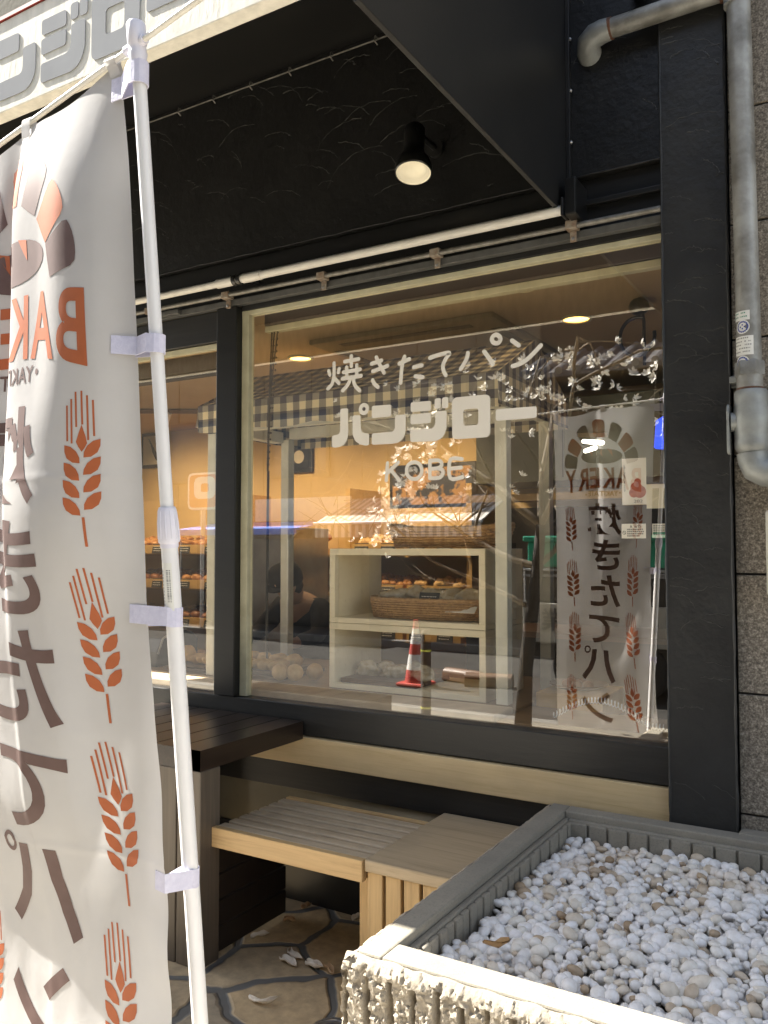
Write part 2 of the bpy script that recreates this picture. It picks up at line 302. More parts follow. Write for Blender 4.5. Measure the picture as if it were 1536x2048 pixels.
# ------------------------------------------------------------------ mesh helpers
class MB:
    def __init__(s): s.v = []; s.f = []; s.m = []; s.uv = None
    def add(s, vs, fs, mi=0):
        o = len(s.v); s.v += [tuple(p) for p in vs]; s.f += [tuple(i + o for i in f) for f in fs]; s.m += [mi] * len(fs); return s
    def box(s, x0, x1, y0, y1, z0, z1, mi=0, M=None):
        vs = [Vector((x, y, z)) for x in (x0, x1) for y in (y0, y1) for z in (z0, z1)]
        if M: vs = [M @ p for p in vs]
        return s.add(vs, [(0, 1, 3, 2), (4, 6, 7, 5), (0, 4, 5, 1), (2, 3, 7, 6), (0, 2, 6, 4), (1, 5, 7, 3)], mi)
    def tube(s, pts, r, n=10, mi=0, caps=True, flat=1):
        pts = [Vector(p) for p in pts]; k = len(pts)
        rs = r if isinstance(r, (list, tuple)) else [r] * k
        vs = []; fs = []; up = None
        for i, p in enumerate(pts):
            d = (pts[min(i + 1, k - 1)] - pts[max(i - 1, 0)])
            d = d.normalized() if d.length > 1e-9 else Vector((0, 0, 1))
            if up is None:
                up = Vector((0, 0, 1)) if abs(d.z) < .9 else Vector((1, 0, 0))
            a = d.cross(up).normalized(); up = a.cross(d).normalized()
            for j in range(n):
                t = 2 * math.pi * j / n
                vs.append(p + a * (math.cos(t) * rs[i]) + up * (math.sin(t) * rs[i] * flat))
        for i in range(k - 1):
            for j in range(n):
                q = (j + 1) % n; fs.append((i * n + j, i * n + q, (i + 1) * n + q, (i + 1) * n + j))
        if caps: fs += [tuple(range(n - 1, -1, -1)), tuple((k - 1) * n + j for j in range(n))]
        return s.add(vs, fs, mi)
    def lathe(s, prof, n=24, mi=0, M=None, cap=True):
        M = M or Matrix(); vs = []; fs = []
        for r, z in prof:
            for j in range(n):
                t = 2 * math.pi * j / n; vs.append(M @ Vector((r * math.cos(t), r * math.sin(t), z)))
        for i in range(len(prof) - 1):
            for j in range(n):
                q = (j + 1) % n; fs.append((i * n + j, i * n + q, (i + 1) * n + q, (i + 1) * n + j))
        if cap and prof[0][0] > 1e-6: fs.append(tuple(range(n - 1, -1, -1)))
        if cap and prof[-1][0] > 1e-6: fs.append(tuple((len(prof) - 1) * n + j for j in range(n)))
        return s.add(vs, fs, mi)
    def prism(s, poly, f0, f1, mi=0):
        n = len(poly)
        vs = [f0(*p) for p in poly] + [f1(*p) for p in poly]
        fs = [tuple(range(n - 1, -1, -1)), tuple(range(n, 2 * n))] + [(i, (i + 1) % n, n + (i + 1) % n, n + i) for i in range(n)]
        return s.add(vs, fs, mi)
    def ico(s, c, rad, sub=2, M=None, jit=0, mi=0, seed=0):
        vs, fs = ICO[sub]; out = []
        for p in vs:
            k = 1 + jit * noise.noise(p * 1.3 + Vector((seed * 3.7, seed * 1.3, seed)))
            q = Vector((p.x * rad[0] * k, p.y * rad[1] * k, p.z * rad[2] * k))
            if M: q = M @ q
            out.append(q + Vector(c))
        return s.add(out, fs, mi)
    def build(s, name, mats, parent=None, smooth=False, bevel=0, seg=2, base=None, ang=40):
        me = bpy.data.meshes.new(name); b = Vector(base) if base is not None else (parent_base(parent) if parent else Vector((0, 0, 0)))
        me.from_pydata([Vector(p) - b for p in s.v], [], s.f)
        if not isinstance(mats, (list, tuple)): mats = [mats]
        for m in mats: me.materials.append(m)
        if len(mats) > 1: me.polygons.foreach_set('material_index', s.m)
        if s.uv:
            l = me.uv_layers.new(name='UVMap')
            for i, uv in enumerate(s.uv): l.data[i].uv = uv
        if smooth: me.polygons.foreach_set('use_smooth', [True] * len(me.polygons))
        me.update()
        o = bpy.data.objects.new(name, me); COL.objects.link(o)
        if smooth and smooth != 'all':
            me.set_sharp_from_angle(angle=R(ang))
        if bevel:
            md = o.modifiers.new('bevel', 'BEVEL'); md.width = bevel; md.segments = seg; md.limit_method = 'ANGLE'; md.angle_limit = R(35)
        if parent: o.parent = parent
        elif base is not None: o.location = b
        BASES[o.name] = b
        return o
ICO = {}
for _s in (1, 2, 3):
    _b = bmesh.new(); bmesh.ops.create_icosphere(_b, subdivisions=_s, radius=1)
    ICO[_s] = ([v.co.copy() for v in _b.verts], [tuple(v.index for v in f.verts) for f in _b.faces]); _b.free()
BASES = {}
def parent_base(o):
    return BASES.get(o.name, Vector((0, 0, 0)))
def tag(o, label=None, cat=None, group=None, kind=None):
    if label: o['label'] = label
    if cat: o['category'] = cat
    if group: o['group'] = group
    if kind: o['kind'] = kind
    return o
def thing(name, label, cat, loc=(0, 0, 0), group=None):
    o = bpy.data.objects.new(name, None); COL.objects.link(o); o.empty_display_size = .05
    o.location = loc; BASES[o.name] = Vector(loc); return tag(o, label, cat, group)
def sub(parent, o_parent_base):
    BASES[parent.name] = Vector(o_parent_base); return parent
def copy_tree(o, parent=None):
    c = o.copy(); COL.objects.link(c)
    if parent: c.parent = parent
    for ch in list(o.children): copy_tree(ch, c)
    return c
def rpoly(pts, r, seg=4):
    out = []; n = len(pts)
    for i in range(n):
        p = Vector(pts[i]); a = Vector(pts[i - 1]); b = Vector(pts[(i + 1) % n])
        da = a - p; db = b - p; la, lb = da.length, db.length
        rr = min(r, la * .45, lb * .45)
        if da.normalized().dot(db.normalized()) < -.93: out.append(tuple(p)); continue
        p0 = p + da.normalized() * rr; p1 = p + db.normalized() * rr
        for k in range(seg + 1):
            t = k / seg; out.append(tuple(p0 * (1 - t) ** 2 + p * 2 * t * (1 - t) + p1 * t * t))
    return out
def stroke_poly(pts, w, seg=6):
    # smooth the centre line, then outline it with round ends
    P = [Vector(p) for p in pts]
    if len(P) > 2:
        Q = [P[0]]
        for i in range(len(P) - 1):
            p0 = P[max(i - 1, 0)]; p1 = P[i]; p2 = P[i + 1]; p3 = P[min(i + 2, len(P) - 1)]
            for k in range(1, 5):
                t = k / 4
                Q.append(.5 * ((2 * p1) + (p2 - p0) * t + (2 * p0 - 5 * p1 + 4 * p2 - p3) * t * t + (3 * p1 - p0 - 3 * p2 + p3) * t ** 3))
        P = Q
    L = []; Rr = []
    for i, p in enumerate(P):
        d = (P[min(i + 1, len(P) - 1)] - P[max(i - 1, 0)]).normalized(); nn = Vector((-d.y, d.x)) * w / 2
        L.append(p + nn); Rr.append(p - nn)
    d = (P[-1] - P[-2]).normalized(); a0 = math.atan2(d.x, -d.y)
    e1 = []
    nn = Vector((-d.y, d.x))
    for k in range(1, seg):
        t = math.pi * k / seg; e1.append(P[-1] + (nn * math.cos(t) + d * math.sin(t)) * w / 2)
    d = (P[1] - P[0]).normalized(); nn = Vector((-d.y, d.x)); e0 = []
    for k in range(1, seg):
        t = math.pi * k / seg; e0.append(P[0] + (-nn * math.cos(t) - d * math.sin(t)) * w / 2)
    return L, Rr, e1, e0
def stroke_mesh(mb, pts, w, f, closed=False, mi=0):
    L, Rr, e1, e0 = stroke_poly(pts, w)
    n = len(L)
    if closed:
        mb.add([f(*p) for p in L[:-1]] + [f(*p) for p in Rr[:-1]], [(i, (i + 1) % (n - 1), (n - 1) + (i + 1) % (n - 1), (n - 1) + i) for i in range(n - 1)], mi); return
    mb.add([f(*p) for p in L] + [f(*p) for p in Rr], [(i, i + 1, n + i + 1, n + i) for i in range(n - 1)], mi)
    mb.add([f(*L[-1])] + [f(*p) for p in e1] + [f(*Rr[-1])], [tuple(range(len(e1) + 2))], mi)
    mb.add([f(*Rr[0])] + [f(*p) for p in e0] + [f(*L[0])], [tuple(range(len(e0) + 2))], mi)
def text_geo(body, offset=0.0, align='LEFT'):
    cu = bpy.data.curves.new('t', 'FONT'); cu.body = body; cu.size = 1; cu.offset = offset; cu.resolution_u = 7
    o = bpy.data.objects.new('t', cu); COL.objects.link(o)
    dg = bpy.context.evaluated_depsgraph_get(); dg.update()
    me = bpy.data.meshes.new_from_object(o.evaluated_get(dg))
    vs = [v.co.copy() for v in me.vertices]; fs = [tuple(p.vertices) for p in me.polygons]
    COL.objects.unlink(o); bpy.data.objects.remove(o); bpy.data.curves.remove(cu); bpy.data.meshes.remove(me)
    if not vs: return [], []
    x0 = min(v.x for v in vs); x1 = max(v.x for v in vs); y0 = min(v.y for v in vs); y1 = max(v.y for v in vs)
    return [((v.x - x0) / (x1 - x0), (v.y - y0) / (y1 - y0)) for v in vs], fs
def text_on(mb, body, x0, x1, z0, z1, y, mi=0, offset=0, flip=False):
    vs, fs = text_geo(body, offset)
    mb.add([((x1 - p[0] * (x1 - x0)) if flip else (x0 + p[0] * (x1 - x0)), y, z0 + p[1] * (z1 - z0)) for p in vs], fs, mi)

# ------------------------------------------------------------------ ground, road
def sheet(name, x0, x1, y0, y1, z, m):
    o = MB().add([(x0, y0, z), (x1, y0, z), (x1, y1, z), (x0, y1, z)], [(0, 1, 2, 3)]).build(name, m); tag(o, kind='structure'); return o
sheet('ground', -150, 150, -150, 150, -.13, M_ground)
sheet('road', -120, 120, -6.1, -1.25, -.11, M_asphalt)
pv = MB().box(-60, 60, -1.10, .10, -.125, -.004).build('pavement', pm('kerbside_pavement', (.21, .19, .155), (.16, .148, .125), .95, 4, 6, .3, 120, spec=.1)); tag(pv, kind='structure')
pv = MB().box(-60, 60, .104, 1.616, -.125, -.004).build('pavement', M_pave); tag(pv, kind='structure')  # unseen strip, coloured extra pale to bounce sun onto the shopfront
fl = MB().box(-12, 10, 1.62, 3.02, -.125, 0).build('paved_forecourt', M_flag); tag(fl, kind='structure')
kb = MB().box(-60, 60, -1.25, -1.10, -.128, 0).build('kerb', M_kerb, bevel=.012); tag(kb, kind='structure')
kb = MB().box(-60, 60, -6.25, -6.1, -.128, 0).build('kerb', M_kerb, bevel=.012); tag(kb, kind='structure')
pv = MB().box(-60, 60, -7.35, -6.25, -.125, -.004).build('pavement', pm('far_pavement', (.10, .09, .08), (.08, .075, .065), .95, spec=.08)); tag(pv, kind='structure')


# ------------------------------------------------------------------ shop building
shop = thing('bakery_building', 'black plastered bakery shopfront with large windows in cream trim', 'building', (-2.5, 2.9, 0))
# upper storeys and shell that keeps the daylight out of the shop
sh = MB().box(-13, -.43, 3.0, 9, 2.75, 9.5).box(-13, -.43, 2.92, 3.0, 3.72, 9.5)
sh.box(-13, -5.2, 2.92, 3.1, 0, 3.72)
sh.build('upper_wall', M_upper, shop)
pl = MB().box(-5.6, -.637, 2.90, 3.0, 2.83, 3.72)
rnd = random.Random(3)
def ridge(mb, plane_y, x0, x1, z0, z1, cnt, rmin, rmax, rr=.0026):
    for _ in range(cnt):
        cx = rnd.uniform(x0, x1); cz = rnd.uniform(z0, z1); r = rnd.uniform(rmin, rmax); a0 = rnd.uniform(.2, 1.3); a1 = a0 + rnd.uniform(.5, 1.7)
        sq = rnd.uniform(.6, 1.0); n = int(8 + (a1 - a0) * 8); pts = []; rad = []
        for k in range(n + 1):
            t = a0 + (a1 - a0) * k / n
            x = cx + r * math.cos(t) + .006 * noise.noise(Vector((k * .5, cx * 9, cz))); z = cz + r * sq * math.sin(t) + .006 * noise.noise(Vector((k * .5, 3, cx * 9)))
            if x0 < x < x1 and z0 < z < z1:
                pts.append((x, plane_y + .0004, z)); rad.append(rr * (.25 + abs(noise.noise(Vector((k * .45, cx * 5, cz * 5)))) * 1.6))
        if len(pts) > 3: mb.tube(pts, rad, 5, 1, caps=False)
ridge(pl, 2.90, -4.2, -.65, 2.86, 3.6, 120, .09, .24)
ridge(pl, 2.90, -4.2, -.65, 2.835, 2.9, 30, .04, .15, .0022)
# ragged lower lip of the plaster
pts = [(-4.6 + i * .03, 2.9005, 2.832 + .004 * noise.noise(Vector((i * .35, 0, 0)))) for i in range(133)]
pl.tube(pts, [.0035 + .003 * noise.noise(Vector((i * .6, 4, 0))) for i in range(133)], 6)
pl.build('plaster_wall', [M_plaster, M_ridgeglint], shop, smooth=True)
pr = MB().box(-.637, -.432, 2.88, 3.02, 0.0, 3.72)
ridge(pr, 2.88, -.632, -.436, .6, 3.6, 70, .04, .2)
for xx in (-.637, -.432):
    pts = [(xx + .002 * noise.noise(Vector((i * .4, xx, 2))), 2.881, .3 + i * .03) for i in range(113)]
    pr.tube(pts, [.004 + .003 * noise.noise(Vector((i * .7, xx, 0))) for i in range(113)], 6)
pr.build('plaster_pillar', [M_pillar, M_ridgeglint], shop, smooth=True)
MB().box(-5.2, -.64, 2.93, 3.0, 2.64, 2.829).build('header_board', M_blackpaint, shop, bevel=.003)
MB().box(-5.2, -.64, 2.905, 2.93, 2.725, 2.745).build('header_bead', M_blackpaint, shop, bevel=.003)
MB().box(-5.2, -.64, 2.895, 2.928, 2.609, 2.636).build('grey_rail', M_greyrail, shop, bevel=.002)
MB().box(-2.524, -.64, 2.932, 2.99, 2.589, 2.639).build('window_head', M_blackwood, shop, bevel=.002)
MB().box(-2.645, -2.526, 2.90, 3.0, .842, 2.607).build('window_mullion', M_blackpaint, shop, bevel=.004)
MB().box(-5.2, -2.647, 2.925, 3.0, 2.465, 2.607).build('window_head', M_blackwood, shop, bevel=.003)
MB().box(-5.2, -.64, 2.915, 2.983, .712, .84).build('sill_board', M_blackwood, shop, bevel=.004)
MB().box(-5.2, -.64, 2.90, 2.98, .592, .708).build('pale_board', M_backboard, shop, bevel=.004)
MB().box(-5.2, -.64, 2.935, 2.98, .474, .589).build('lower_board', M_blackwood, shop, bevel=.003)
MB().box(-5.2, -.64, 2.955, 2.98, 0.28, .472).build('kick_panel', M_kick, shop)
MB().box(-5.2, -.64, 2.95, 2.98, 0.0, .279).build('kick_plate', M_blackpaint, shop)
tr = MB().box(-2.484, -.638, 2.938, 2.975, 2.567, 2.588).box(-2.525, -2.485, 2.938, 2.975, .842, 2.588)
wr = tr.build('window_trim', M_cream, shop, bevel=.002)
wl = MB().box(-5.2, -2.647, 2.945, 2.975, 2.437, 2.463).build('window_trim', M_cream, shop, bevel=.002)
def pane(x0, x1, z0, z1):
    return MB().add([(x0, 2.96, z0), (x1, 2.96, z0), (x1, 2.96, z1), (x0, 2.96, z1)], [(0, 1, 2, 3)]).build('window_pane', M_glass, shop)
pane(-2.484, -.638, .841, 2.566); pane(-5.2, -2.647, .841, 2.436)
# inside shell of the shop
MB().box(-7.6, .3, 5.7, 5.8, 0, 2.7).build('back_wall', M_ochre, shop)
MB().box(-7.7, -7.6, 3.1, 5.8, 0, 2.7).build('side_wall', M_ochre, shop)
MB().box(.3, .4, 3.02, 5.8, 0, 2.7).box(-.43, .4, 2.96, 3.02, 0, 2.7).build('side_wall', M_ochre, shop)
MB().box(-7.6, .3, 2.99, 5.7, 2.60, 2.70).build('shop_ceiling', M_ceil, shop)
MB().box(-7.6, .3, 2.985, 5.7, -.1, .02).build('shop_floor', M_floor, shop)

# vinyl lettering on the glass
HAND=[[(-2054,2265),(-2048,2248)],[(-2000,2268),(-2005,2254)],[(-2026,2296),(-2026,2249),(-2030,2226),(-2038,2205),(-2058,2189)],[(-2025,2232),(-2001,2207)],[(-1938,2316),(-1937,2273)],[(-1971,2296),(-1901,2299)],[(-1976,2251),(-1893,2254)],[(-1961,2270),(-1959,2229)],[(-1909,2274),(-1910,2228)],[(-1982,2224),(-1888,2226)],[(-1940,2222),(-1948,2205),(-1959,2190),(-1980,2173)],[(-1923,2222),(-1923,2202),(-1914,2183),(-1895,2165)],[(-1814,2296),(-1801,2270),(-1777,2228)],[(-1837,2272),(-1789,2280)],[(-1831,2239),(-1760,2254)],[(-1832,2202),(-1823,2186),(-1806,2171)],[(-1679,2283),(-1689,2255),(-1698,2178)],[(-1704,2257),(-1657,2270)],[(-1636,2234),(-1618,2237),(-1599,2238)],[(-1629,2197),(-1595,2190)],[(-1562,2264),(-1520,2272),(-1475,2274),(-1491,2253),(-1504,2226),(-1501,2205),(-1492,2187)],[(-1395,2263),(-1400,2244),(-1410,2226),(-1426,2204)],[(-1326,2261),(-1308,2236),(-1290,2208)],[(-1258,2301),(-1260,2295),(-1264,2290),(-1269,2287),(-1276,2287),(-1283,2289),(-1289,2293),(-1292,2299),(-1294,2305),(-1292,2311),(-1288,2316),(-1283,2319),(-1276,2320),(-1269,2317),(-1264,2313),(-1260,2307),(-1258,2301)],[(-1211,2289),(-1184,2267)],[(-1097,2256),(-1119,2236),(-1143,2216),(-1166,2202),(-1187,2195),(-1209,2191)]]
LOGO=[[(-1993,2096),(-1953,2095),(-1952,1981),(-1958,1959),(-1973,1941),(-1996,1933),(-2015,1932),(-2035,1933),(-2036,1983),(-2015,1985),(-2002,1987),(-1993,1997)],[(-1931,2062),(-1890,2061),(-1889,2005),(-1883,1989),(-1872,1983),(-1848,1981),(-1848,1931),(-1868,1931),(-1894,1938),(-1917,1953),(-1930,1980)],[(-1835,2094),(-1741,2092),(-1741,2043),(-1835,2043)],[(-1723,2046),(-1673,2046),(-1673,1980),(-1678,1959),(-1692,1941),(-1713,1932),(-1738,1930),(-1835,1932),(-1835,1980),(-1738,1980),(-1727,1984),(-1724,1996)],[(-1650,2092),(-1557,2091),(-1557,2051),(-1650,2053)],[(-1651,2043),(-1557,2042),(-1558,2002),(-1651,2002)],[(-1541,2098),(-1513,2098),(-1513,2057),(-1541,2057)],[(-1508,2099),(-1480,2099),(-1480,2056),(-1508,2056)],[(-1538,2046),(-1487,2045),(-1488,1978),(-1497,1952),(-1513,1935),(-1539,1928),(-1652,1931),(-1652,1980),(-1555,1979),(-1543,1986),(-1538,2001)],[(-1278,2032),(-1114,2030),(-1114,1987),(-1279,1988)]]
RO=[[(-1464,2094),(-1301,2093),(-1301,1928),(-1464,1929)],[(-1415,2043),(-1351,2043),(-1351,1979),(-1415,1979)]]
KOBE=[[(-1760,1852),(-1766,1781)],[(-1709,1852),(-1757,1813)],[(-1741,1820),(-1704,1779)],[(-1600,1813),(-1602,1803),(-1607,1794),(-1615,1787),(-1624,1782),(-1635,1781),(-1646,1783),(-1656,1788),(-1664,1796),(-1669,1806),(-1670,1817),(-1669,1827),(-1664,1837),(-1656,1844),(-1646,1848),(-1635,1849),(-1624,1847),(-1614,1842),(-1607,1834),(-1602,1824),(-1600,1813)],[(-1564,1851),(-1564,1782)],[(-1564,1851),(-1528,1851),(-1513,1842),(-1513,1828),(-1528,1820),(-1564,1818)],[(-1528,1820),(-1511,1814),(-1505,1801),(-1513,1787),(-1528,1781),(-1564,1781)],[(-1423,1850),(-1473,1850),(-1474,1778),(-1421,1779)],[(-1473,1815),(-1426,1817)]]
def mm(s): return [(a / 1000, b / 1000) for a, b in s]
def put_strokes(mb, strokes, wdt, y0, dy=.00025):
    for i, s in enumerate(strokes):
        y = y0 - i * dy; s = mm(s); closed = s[0] == s[-1]
        if len(s) == 4 and abs(s[0][0] - s[3][0]) < .01 and wdt < .014 and False: pass
        stroke_mesh(mb, s, wdt, lambda a, b, y=y: (a, y, b), closed)
def logo(name, m, parent, y, fx=lambda a: a, fz=lambda a: a, thick=0):
    for parts, extra in (((0, 1), 'ring'), ((2, 3), ''), ((4, 5, 6, 7, 8), ''), ((), 'square'), ((9,), '')):
        mb = MB(); logo_char(mb, y, fx, fz, thick, parts, extra); mb.build(name, m, parent)
def logo_char(mb, y, fx, fz, thick, parts, extra):
    def emit(poly):
        if thick: mb.prism(poly, lambda a, b: (fx(a), y, fz(b)), lambda a, b: (fx(a), y - thick, fz(b)))
        else: mb.add([(fx(a), y, fz(b)) for a, b in poly], [tuple(range(len(poly)))])
    for s in parts: emit(rpoly(mm(LOGO[s]), .009))
    o = rpoly(mm(RO[0]), .024, 6); i = rpoly(mm(RO[1]), .012, 6)
    n = len(o)
    for (ya, yb) in ([] if extra != 'square' else [(y, None)] if not thick else [(y - thick, y)]):
        A = [(fx(a), ya, fz(b)) for a, b in o] + [(fx(a), ya, fz(b)) for a, b in i]
        mb.add(A, [(j, (j + 1) % n, n + (j + 1) % n, n + j) for j in range(n)])
        if thick:
            mb.add([(fx(a), ya, fz(b)) for a, b in o] + [(fx(a), yb, fz(b)) for a, b in o], [(j, (j + 1) % n, n + (j + 1) % n, n + j) for j in range(n)])
            mb.add([(fx(a), ya, fz(b)) for a, b in i] + [(fx(a), yb, fz(b)) for a, b in i], [(j, (j + 1) % n, n + (j + 1) % n, n + j) for j in range(n)])
    if extra != 'ring': return
    c = (-1.874, 2.085); ro, ri = .0255, .0085; N = 24
    vs = []
    for j in range(N):
        t = 2 * math.pi * j / N
        vs.append((fx(c[0] + ro * math.cos(t)), y - thick, fz(c[1] + ro * math.sin(t))))
    for j in range(N):
        t = 2 * math.pi * j / N
        vs.append((fx(c[0] + ri * math.cos(t)), y - thick, fz(c[1] + ri * math.sin(t))))
    mb.add(vs, [(j, (j + 1) % N, N + (j + 1) % N, N + j) for j in range(N)])
for i0, i1 in ((0, 12), (12, 16), (16, 20), (20, 21), (21, 22), (22, 23), (23, 24), (24, 26)):
    lt = MB(); put_strokes(lt, HAND[i0:i1], .0172, 2.957); lt.build('handwritten_character', M_decal, shop)
logo('logo_character', M_decal, shop, 2.9555)
for i0, i1 in ((0, 3), (3, 4), (4, 7), (7, 9)):
    lt = MB(); put_strokes(lt, KOBE[i0:i1], .0155, 2.957); lt.build('city_letter', M_decal, shop)

# ------------------------------------------------------------------ sign canopy
cn = thing('sign_canopy', 'concrete faced canopy sign with grey letters over the shopfront', 'canopy', (-2.5, 1.5, 2.7))
MB().box(-5.6, -.985, 1.462, 1.505, 2.752, 3.022).build('fascia', M_fascia, cn, bevel=.003)
MB().box(-5.6, -.985, 1.457, 1.51, 3.023, 3.034).build('fascia_edge', pm('red_edge', (.30, .04, .03), (.24, .03, .02), .5), cn)
logo('sign_character', M_letter, cn, 1.4615, lambda a: -1.78 + (a + 1.465) * 1.1, lambda b: 2.785 + (b - 1.93) * 1.1, thick=.002)
MB().prism([(1.507, 3.02), (2.898, 3.63), (2.898, 3.66), (1.507, 3.05)], lambda a, b: (-5.6, a, b), lambda a, b: (-.99, a, b)).build('canopy_roof', M_canopy, cn)
fn = MB().prism([(2.898, 2.69), (1.507, 2.70), (1.507, 3.05), (2.898, 4.5)], lambda a, b: (-.984, a, b), lambda a, b: (-.968, a, b))  # panel and flange raised past the roof, unseen, to shade the gas pipe
fn.build('side_panel', M_canopy, cn, bevel=.002)
fn = MB().box(-.968, -.952, 2.878, 2.898, 2.69, 4.5)
fn.build('side_flange', M_canopy, cn, bevel=.002)
for z in (2.80, 2.96, 3.15, 3.34, 3.53): MB().lathe([(.007, 0), (.007, .003), (.004, .006), (0, .006)], 10, M=Matrix.Translation((-.952, 2.888, z)) @ Matrix.Rotation(R(90), 4, 'Y')).build('bolt', M_steel, cn)
# soffit wire with hooks
sw = thing('hook_wire', 'thin wire with small hooks along the canopy soffit', 'wire', (-2.5, 2.87, 3.6))
mbw = MB().tube([(-4.5, 2.865, 3.585), (-.99, 2.865, 3.585)], .0035, 6)
mbw.build('wire', M_conduit, sw)
for i in range(16):
    x = -4.4 + i * .22
    MB().tube([(x, 2.885, 3.60), (x, 2.858, 3.598), (x, 2.855, 3.575), (x + .004, 2.87, 3.565)], .003, 5).build('hook', M_conduit, sw)

# ------------------------------------------------------------------ fittings on the wall above the window
rd = thing('awning_rod', 'white horizontal rod in black clamps above the shop window', 'rod', (-2, 2.8, 2.682))
MB().tube([(-3.9, 2.8, 2.682), (-2.46, 2.8, 2.682)], .0155, 16).build('rod', M_rodpaint, rd, smooth=True)
MB().tube([(-2.46, 2.8, 2.682), (-.955, 2.8, 2.682)], .0175, 16).build('rod', M_rodpaint, rd, smooth=True)
for xa_, xb_ in ((-2.55, -2.455), (-2.40, -2.30)): MB().tube([(xa_, 2.8, 2.682), (xb_, 2.8, 2.682)], .0205, 16).build('sleeve', M_rodpaint, rd, smooth=True)
ck = MB()
for x in (-2.445, -2.42): ck.tube([(x - .009, 2.8, 2.682), (x + .009, 2.8, 2.682)], .0245, 16)
ck.box(-2.45, -2.415, 2.8, 2.93, 2.70, 2.712)
ck.build('clamp', M_lampblack, rd, smooth=True)
MB().box(-.945, -.905, 2.79, 2.93, 2.66, 2.79).box(-.955, -.945, 2.775, 2.83, 2.655, 2.72).build('end_bracket', M_lampblack, rd, bevel=.004)
ct = thing('conduit', 'thin grey conduit in rusty clips below the white rod', 'conduit', (-2, 2.87, 2.65))
MB().tube([(-4.2, 2.868, 2.655), (-.638, 2.868, 2.645)], .0105, 10).build('pipe', M_conduit, ct, smooth=True)
for px in (-3.05, -2.56, -2.03, -1.49, -.945):
    c = MB().box(px - .021, px + .021, 2.855, 2.897, 2.634, 2.666).box(px - .012, px + .012, 2.880, 2.893, 2.595, 2.634)
    co = c.build('clip', M_clip, ct, bevel=.004)
    sub(co, (0, 0, 0)); BASES[co.name] = parent_base(ct)
    MB().lathe([(.006, 0), (.006, .004), (0, .006)], 8, M=Matrix.Translation((px, 2.88, 2.605)) @ Matrix.Rotation(R(90), 4, 'X')).build('screw', M_steel, co)
MB().box(-3.02, -2.86, 2.868, 2.894, 2.612, 2.634).build('junction_box', M_greyrail, ct, bevel=.004)

# spot lamp
lx, ly, lz = -1.50, 2.71, 2.905
sp = thing('spot_lamp', 'black bell shaped spot lamp with a cream mouth on the plaster wall', 'lamp', (lx, ly, lz))
A = Matrix.Translation((lx, ly, lz)) @ Matrix.Rotation(R(-14), 4, 'X') @ Matrix.Rotation(R(-6), 4, 'Y')
MB().lathe([(.066, .0), (.070, .004), (.070, .03), (.062, .055), (.042, .08), (.038, .11), (.040, .15), (.040, .20), (.034, .21), (0, .21)], 32, M=A, cap=False).build('lamp_shade', M_lampblack, sp, smooth=True)
MB().lathe([(.0655, .002), (.062, .010), (.060, .006), (.052, .016), (.050, .013), (.035, .024), (0, .028)], 32, M=A, cap=False).build('bulb', M_lampin, sp, smooth='all')
MB().tube([A @ Vector((0, .02, .16)), (lx, 2.72, lz + .17), (lx, 2.90, lz + .17)], .012, 10).lathe([(.035, 0), (.035, .02), (0, .022)], 20, M=Matrix.Translation((lx, 2.9, lz + .17)) @ Matrix.Rotation(R(90), 4, 'X')).build('arm', M_lampblack, sp, smooth=True)

# ------------------------------------------------------------------ neighbouring granite wall, pipes
gw = thing('granite_wall', 'brown speckled granite clad wall beside the black pillar', 'wall', (.5, 2.95, 0))
g = MB()
zz = [-.1, .28, .66, 1.04, 1.42, 1.80, 2.18, 2.56, 2.94, 3.32, 3.70, 4.08, 4.46, 4.84, 9.5]
xs = [-.429, .62, 1.67, 2.72, 6.0]
for i in range(len(zz) - 1):
    for j in range(len(xs) - 1):
        g.box(xs[j] + .002, xs[j + 1] - .002, 2.91, 2.96, zz[i] + .0035, zz[i + 1] - .0035)
g.build('granite_panel', M_granite, gw, bevel=.003)
MB().box(-.429, 6, 2.921, 9, -.1, 9.5).build('wall_core', M_frameblk, gw)

gp = thing('gas_pipe', 'grey galvanised gas pipe with a valve on the granite wall', 'pipe', (-.37, 2.84, 1.8))
MB().tube([(-.385, 2.845, 3.75), (-.366, 2.845, 2.05)], .036, 22).build('riser', M_pipe, gp, smooth=True)
MB().tube([(-.80, 2.845, 3.305), (-.42, 2.845, 3.312)], .033, 22).build('branch_pipe', M_pipe, gp, smooth=True)
MB().tube([(-.79, 2.845, 3.305), (-.82, 2.845, 3.304), (-.85, 2.85, 3.300), (-.872, 2.858, 3.288), (-.882, 2.885, 3.272), (-.882, 2.93, 3.262)], [.036, .039, .041, .042, .042, .042], 20).build('elbow', M_elbow, gp, smooth=True)
for a_, b_, r_ in (((-.80, 2.845, 3.305), (-.786, 2.845, 3.305), .0365), ((-.435, 2.845, 3.312), (-.425, 2.845, 3.312), .0365), ((-.384, 2.845, 3.29), (-.384, 2.845, 3.30), .043)): MB().tube([a_, b_], r_, 20).build('rust_ring', M_ring, gp, smooth=True)
MB().tube([(-.42, 2.845, 3.312), (-.34, 2.845, 3.312)], .04, 20).tube([(-.383, 2.845, 3.25), (-.384, 2.845, 3.42)], .042, 20).build('tee_fitting', M_elbow, gp, smooth=True)
MB().lathe([(.044, 2.045), (.044, 2.085), (.040, 2.09)], 6, M=Matrix.Translation((-.367, 2.845, 0))).lathe([(.039, 2.0), (.039, 2.045)], 20, M=Matrix.Translation((-.367, 2.845, 0))).build('collar', M_pipe, gp, smooth=True)
MB().tube([(-.367, 2.845, 2.005), (-.367, 2.845, 1.997)], .0405, 20).build('rust_ring', M_ring, gp, smooth=True)
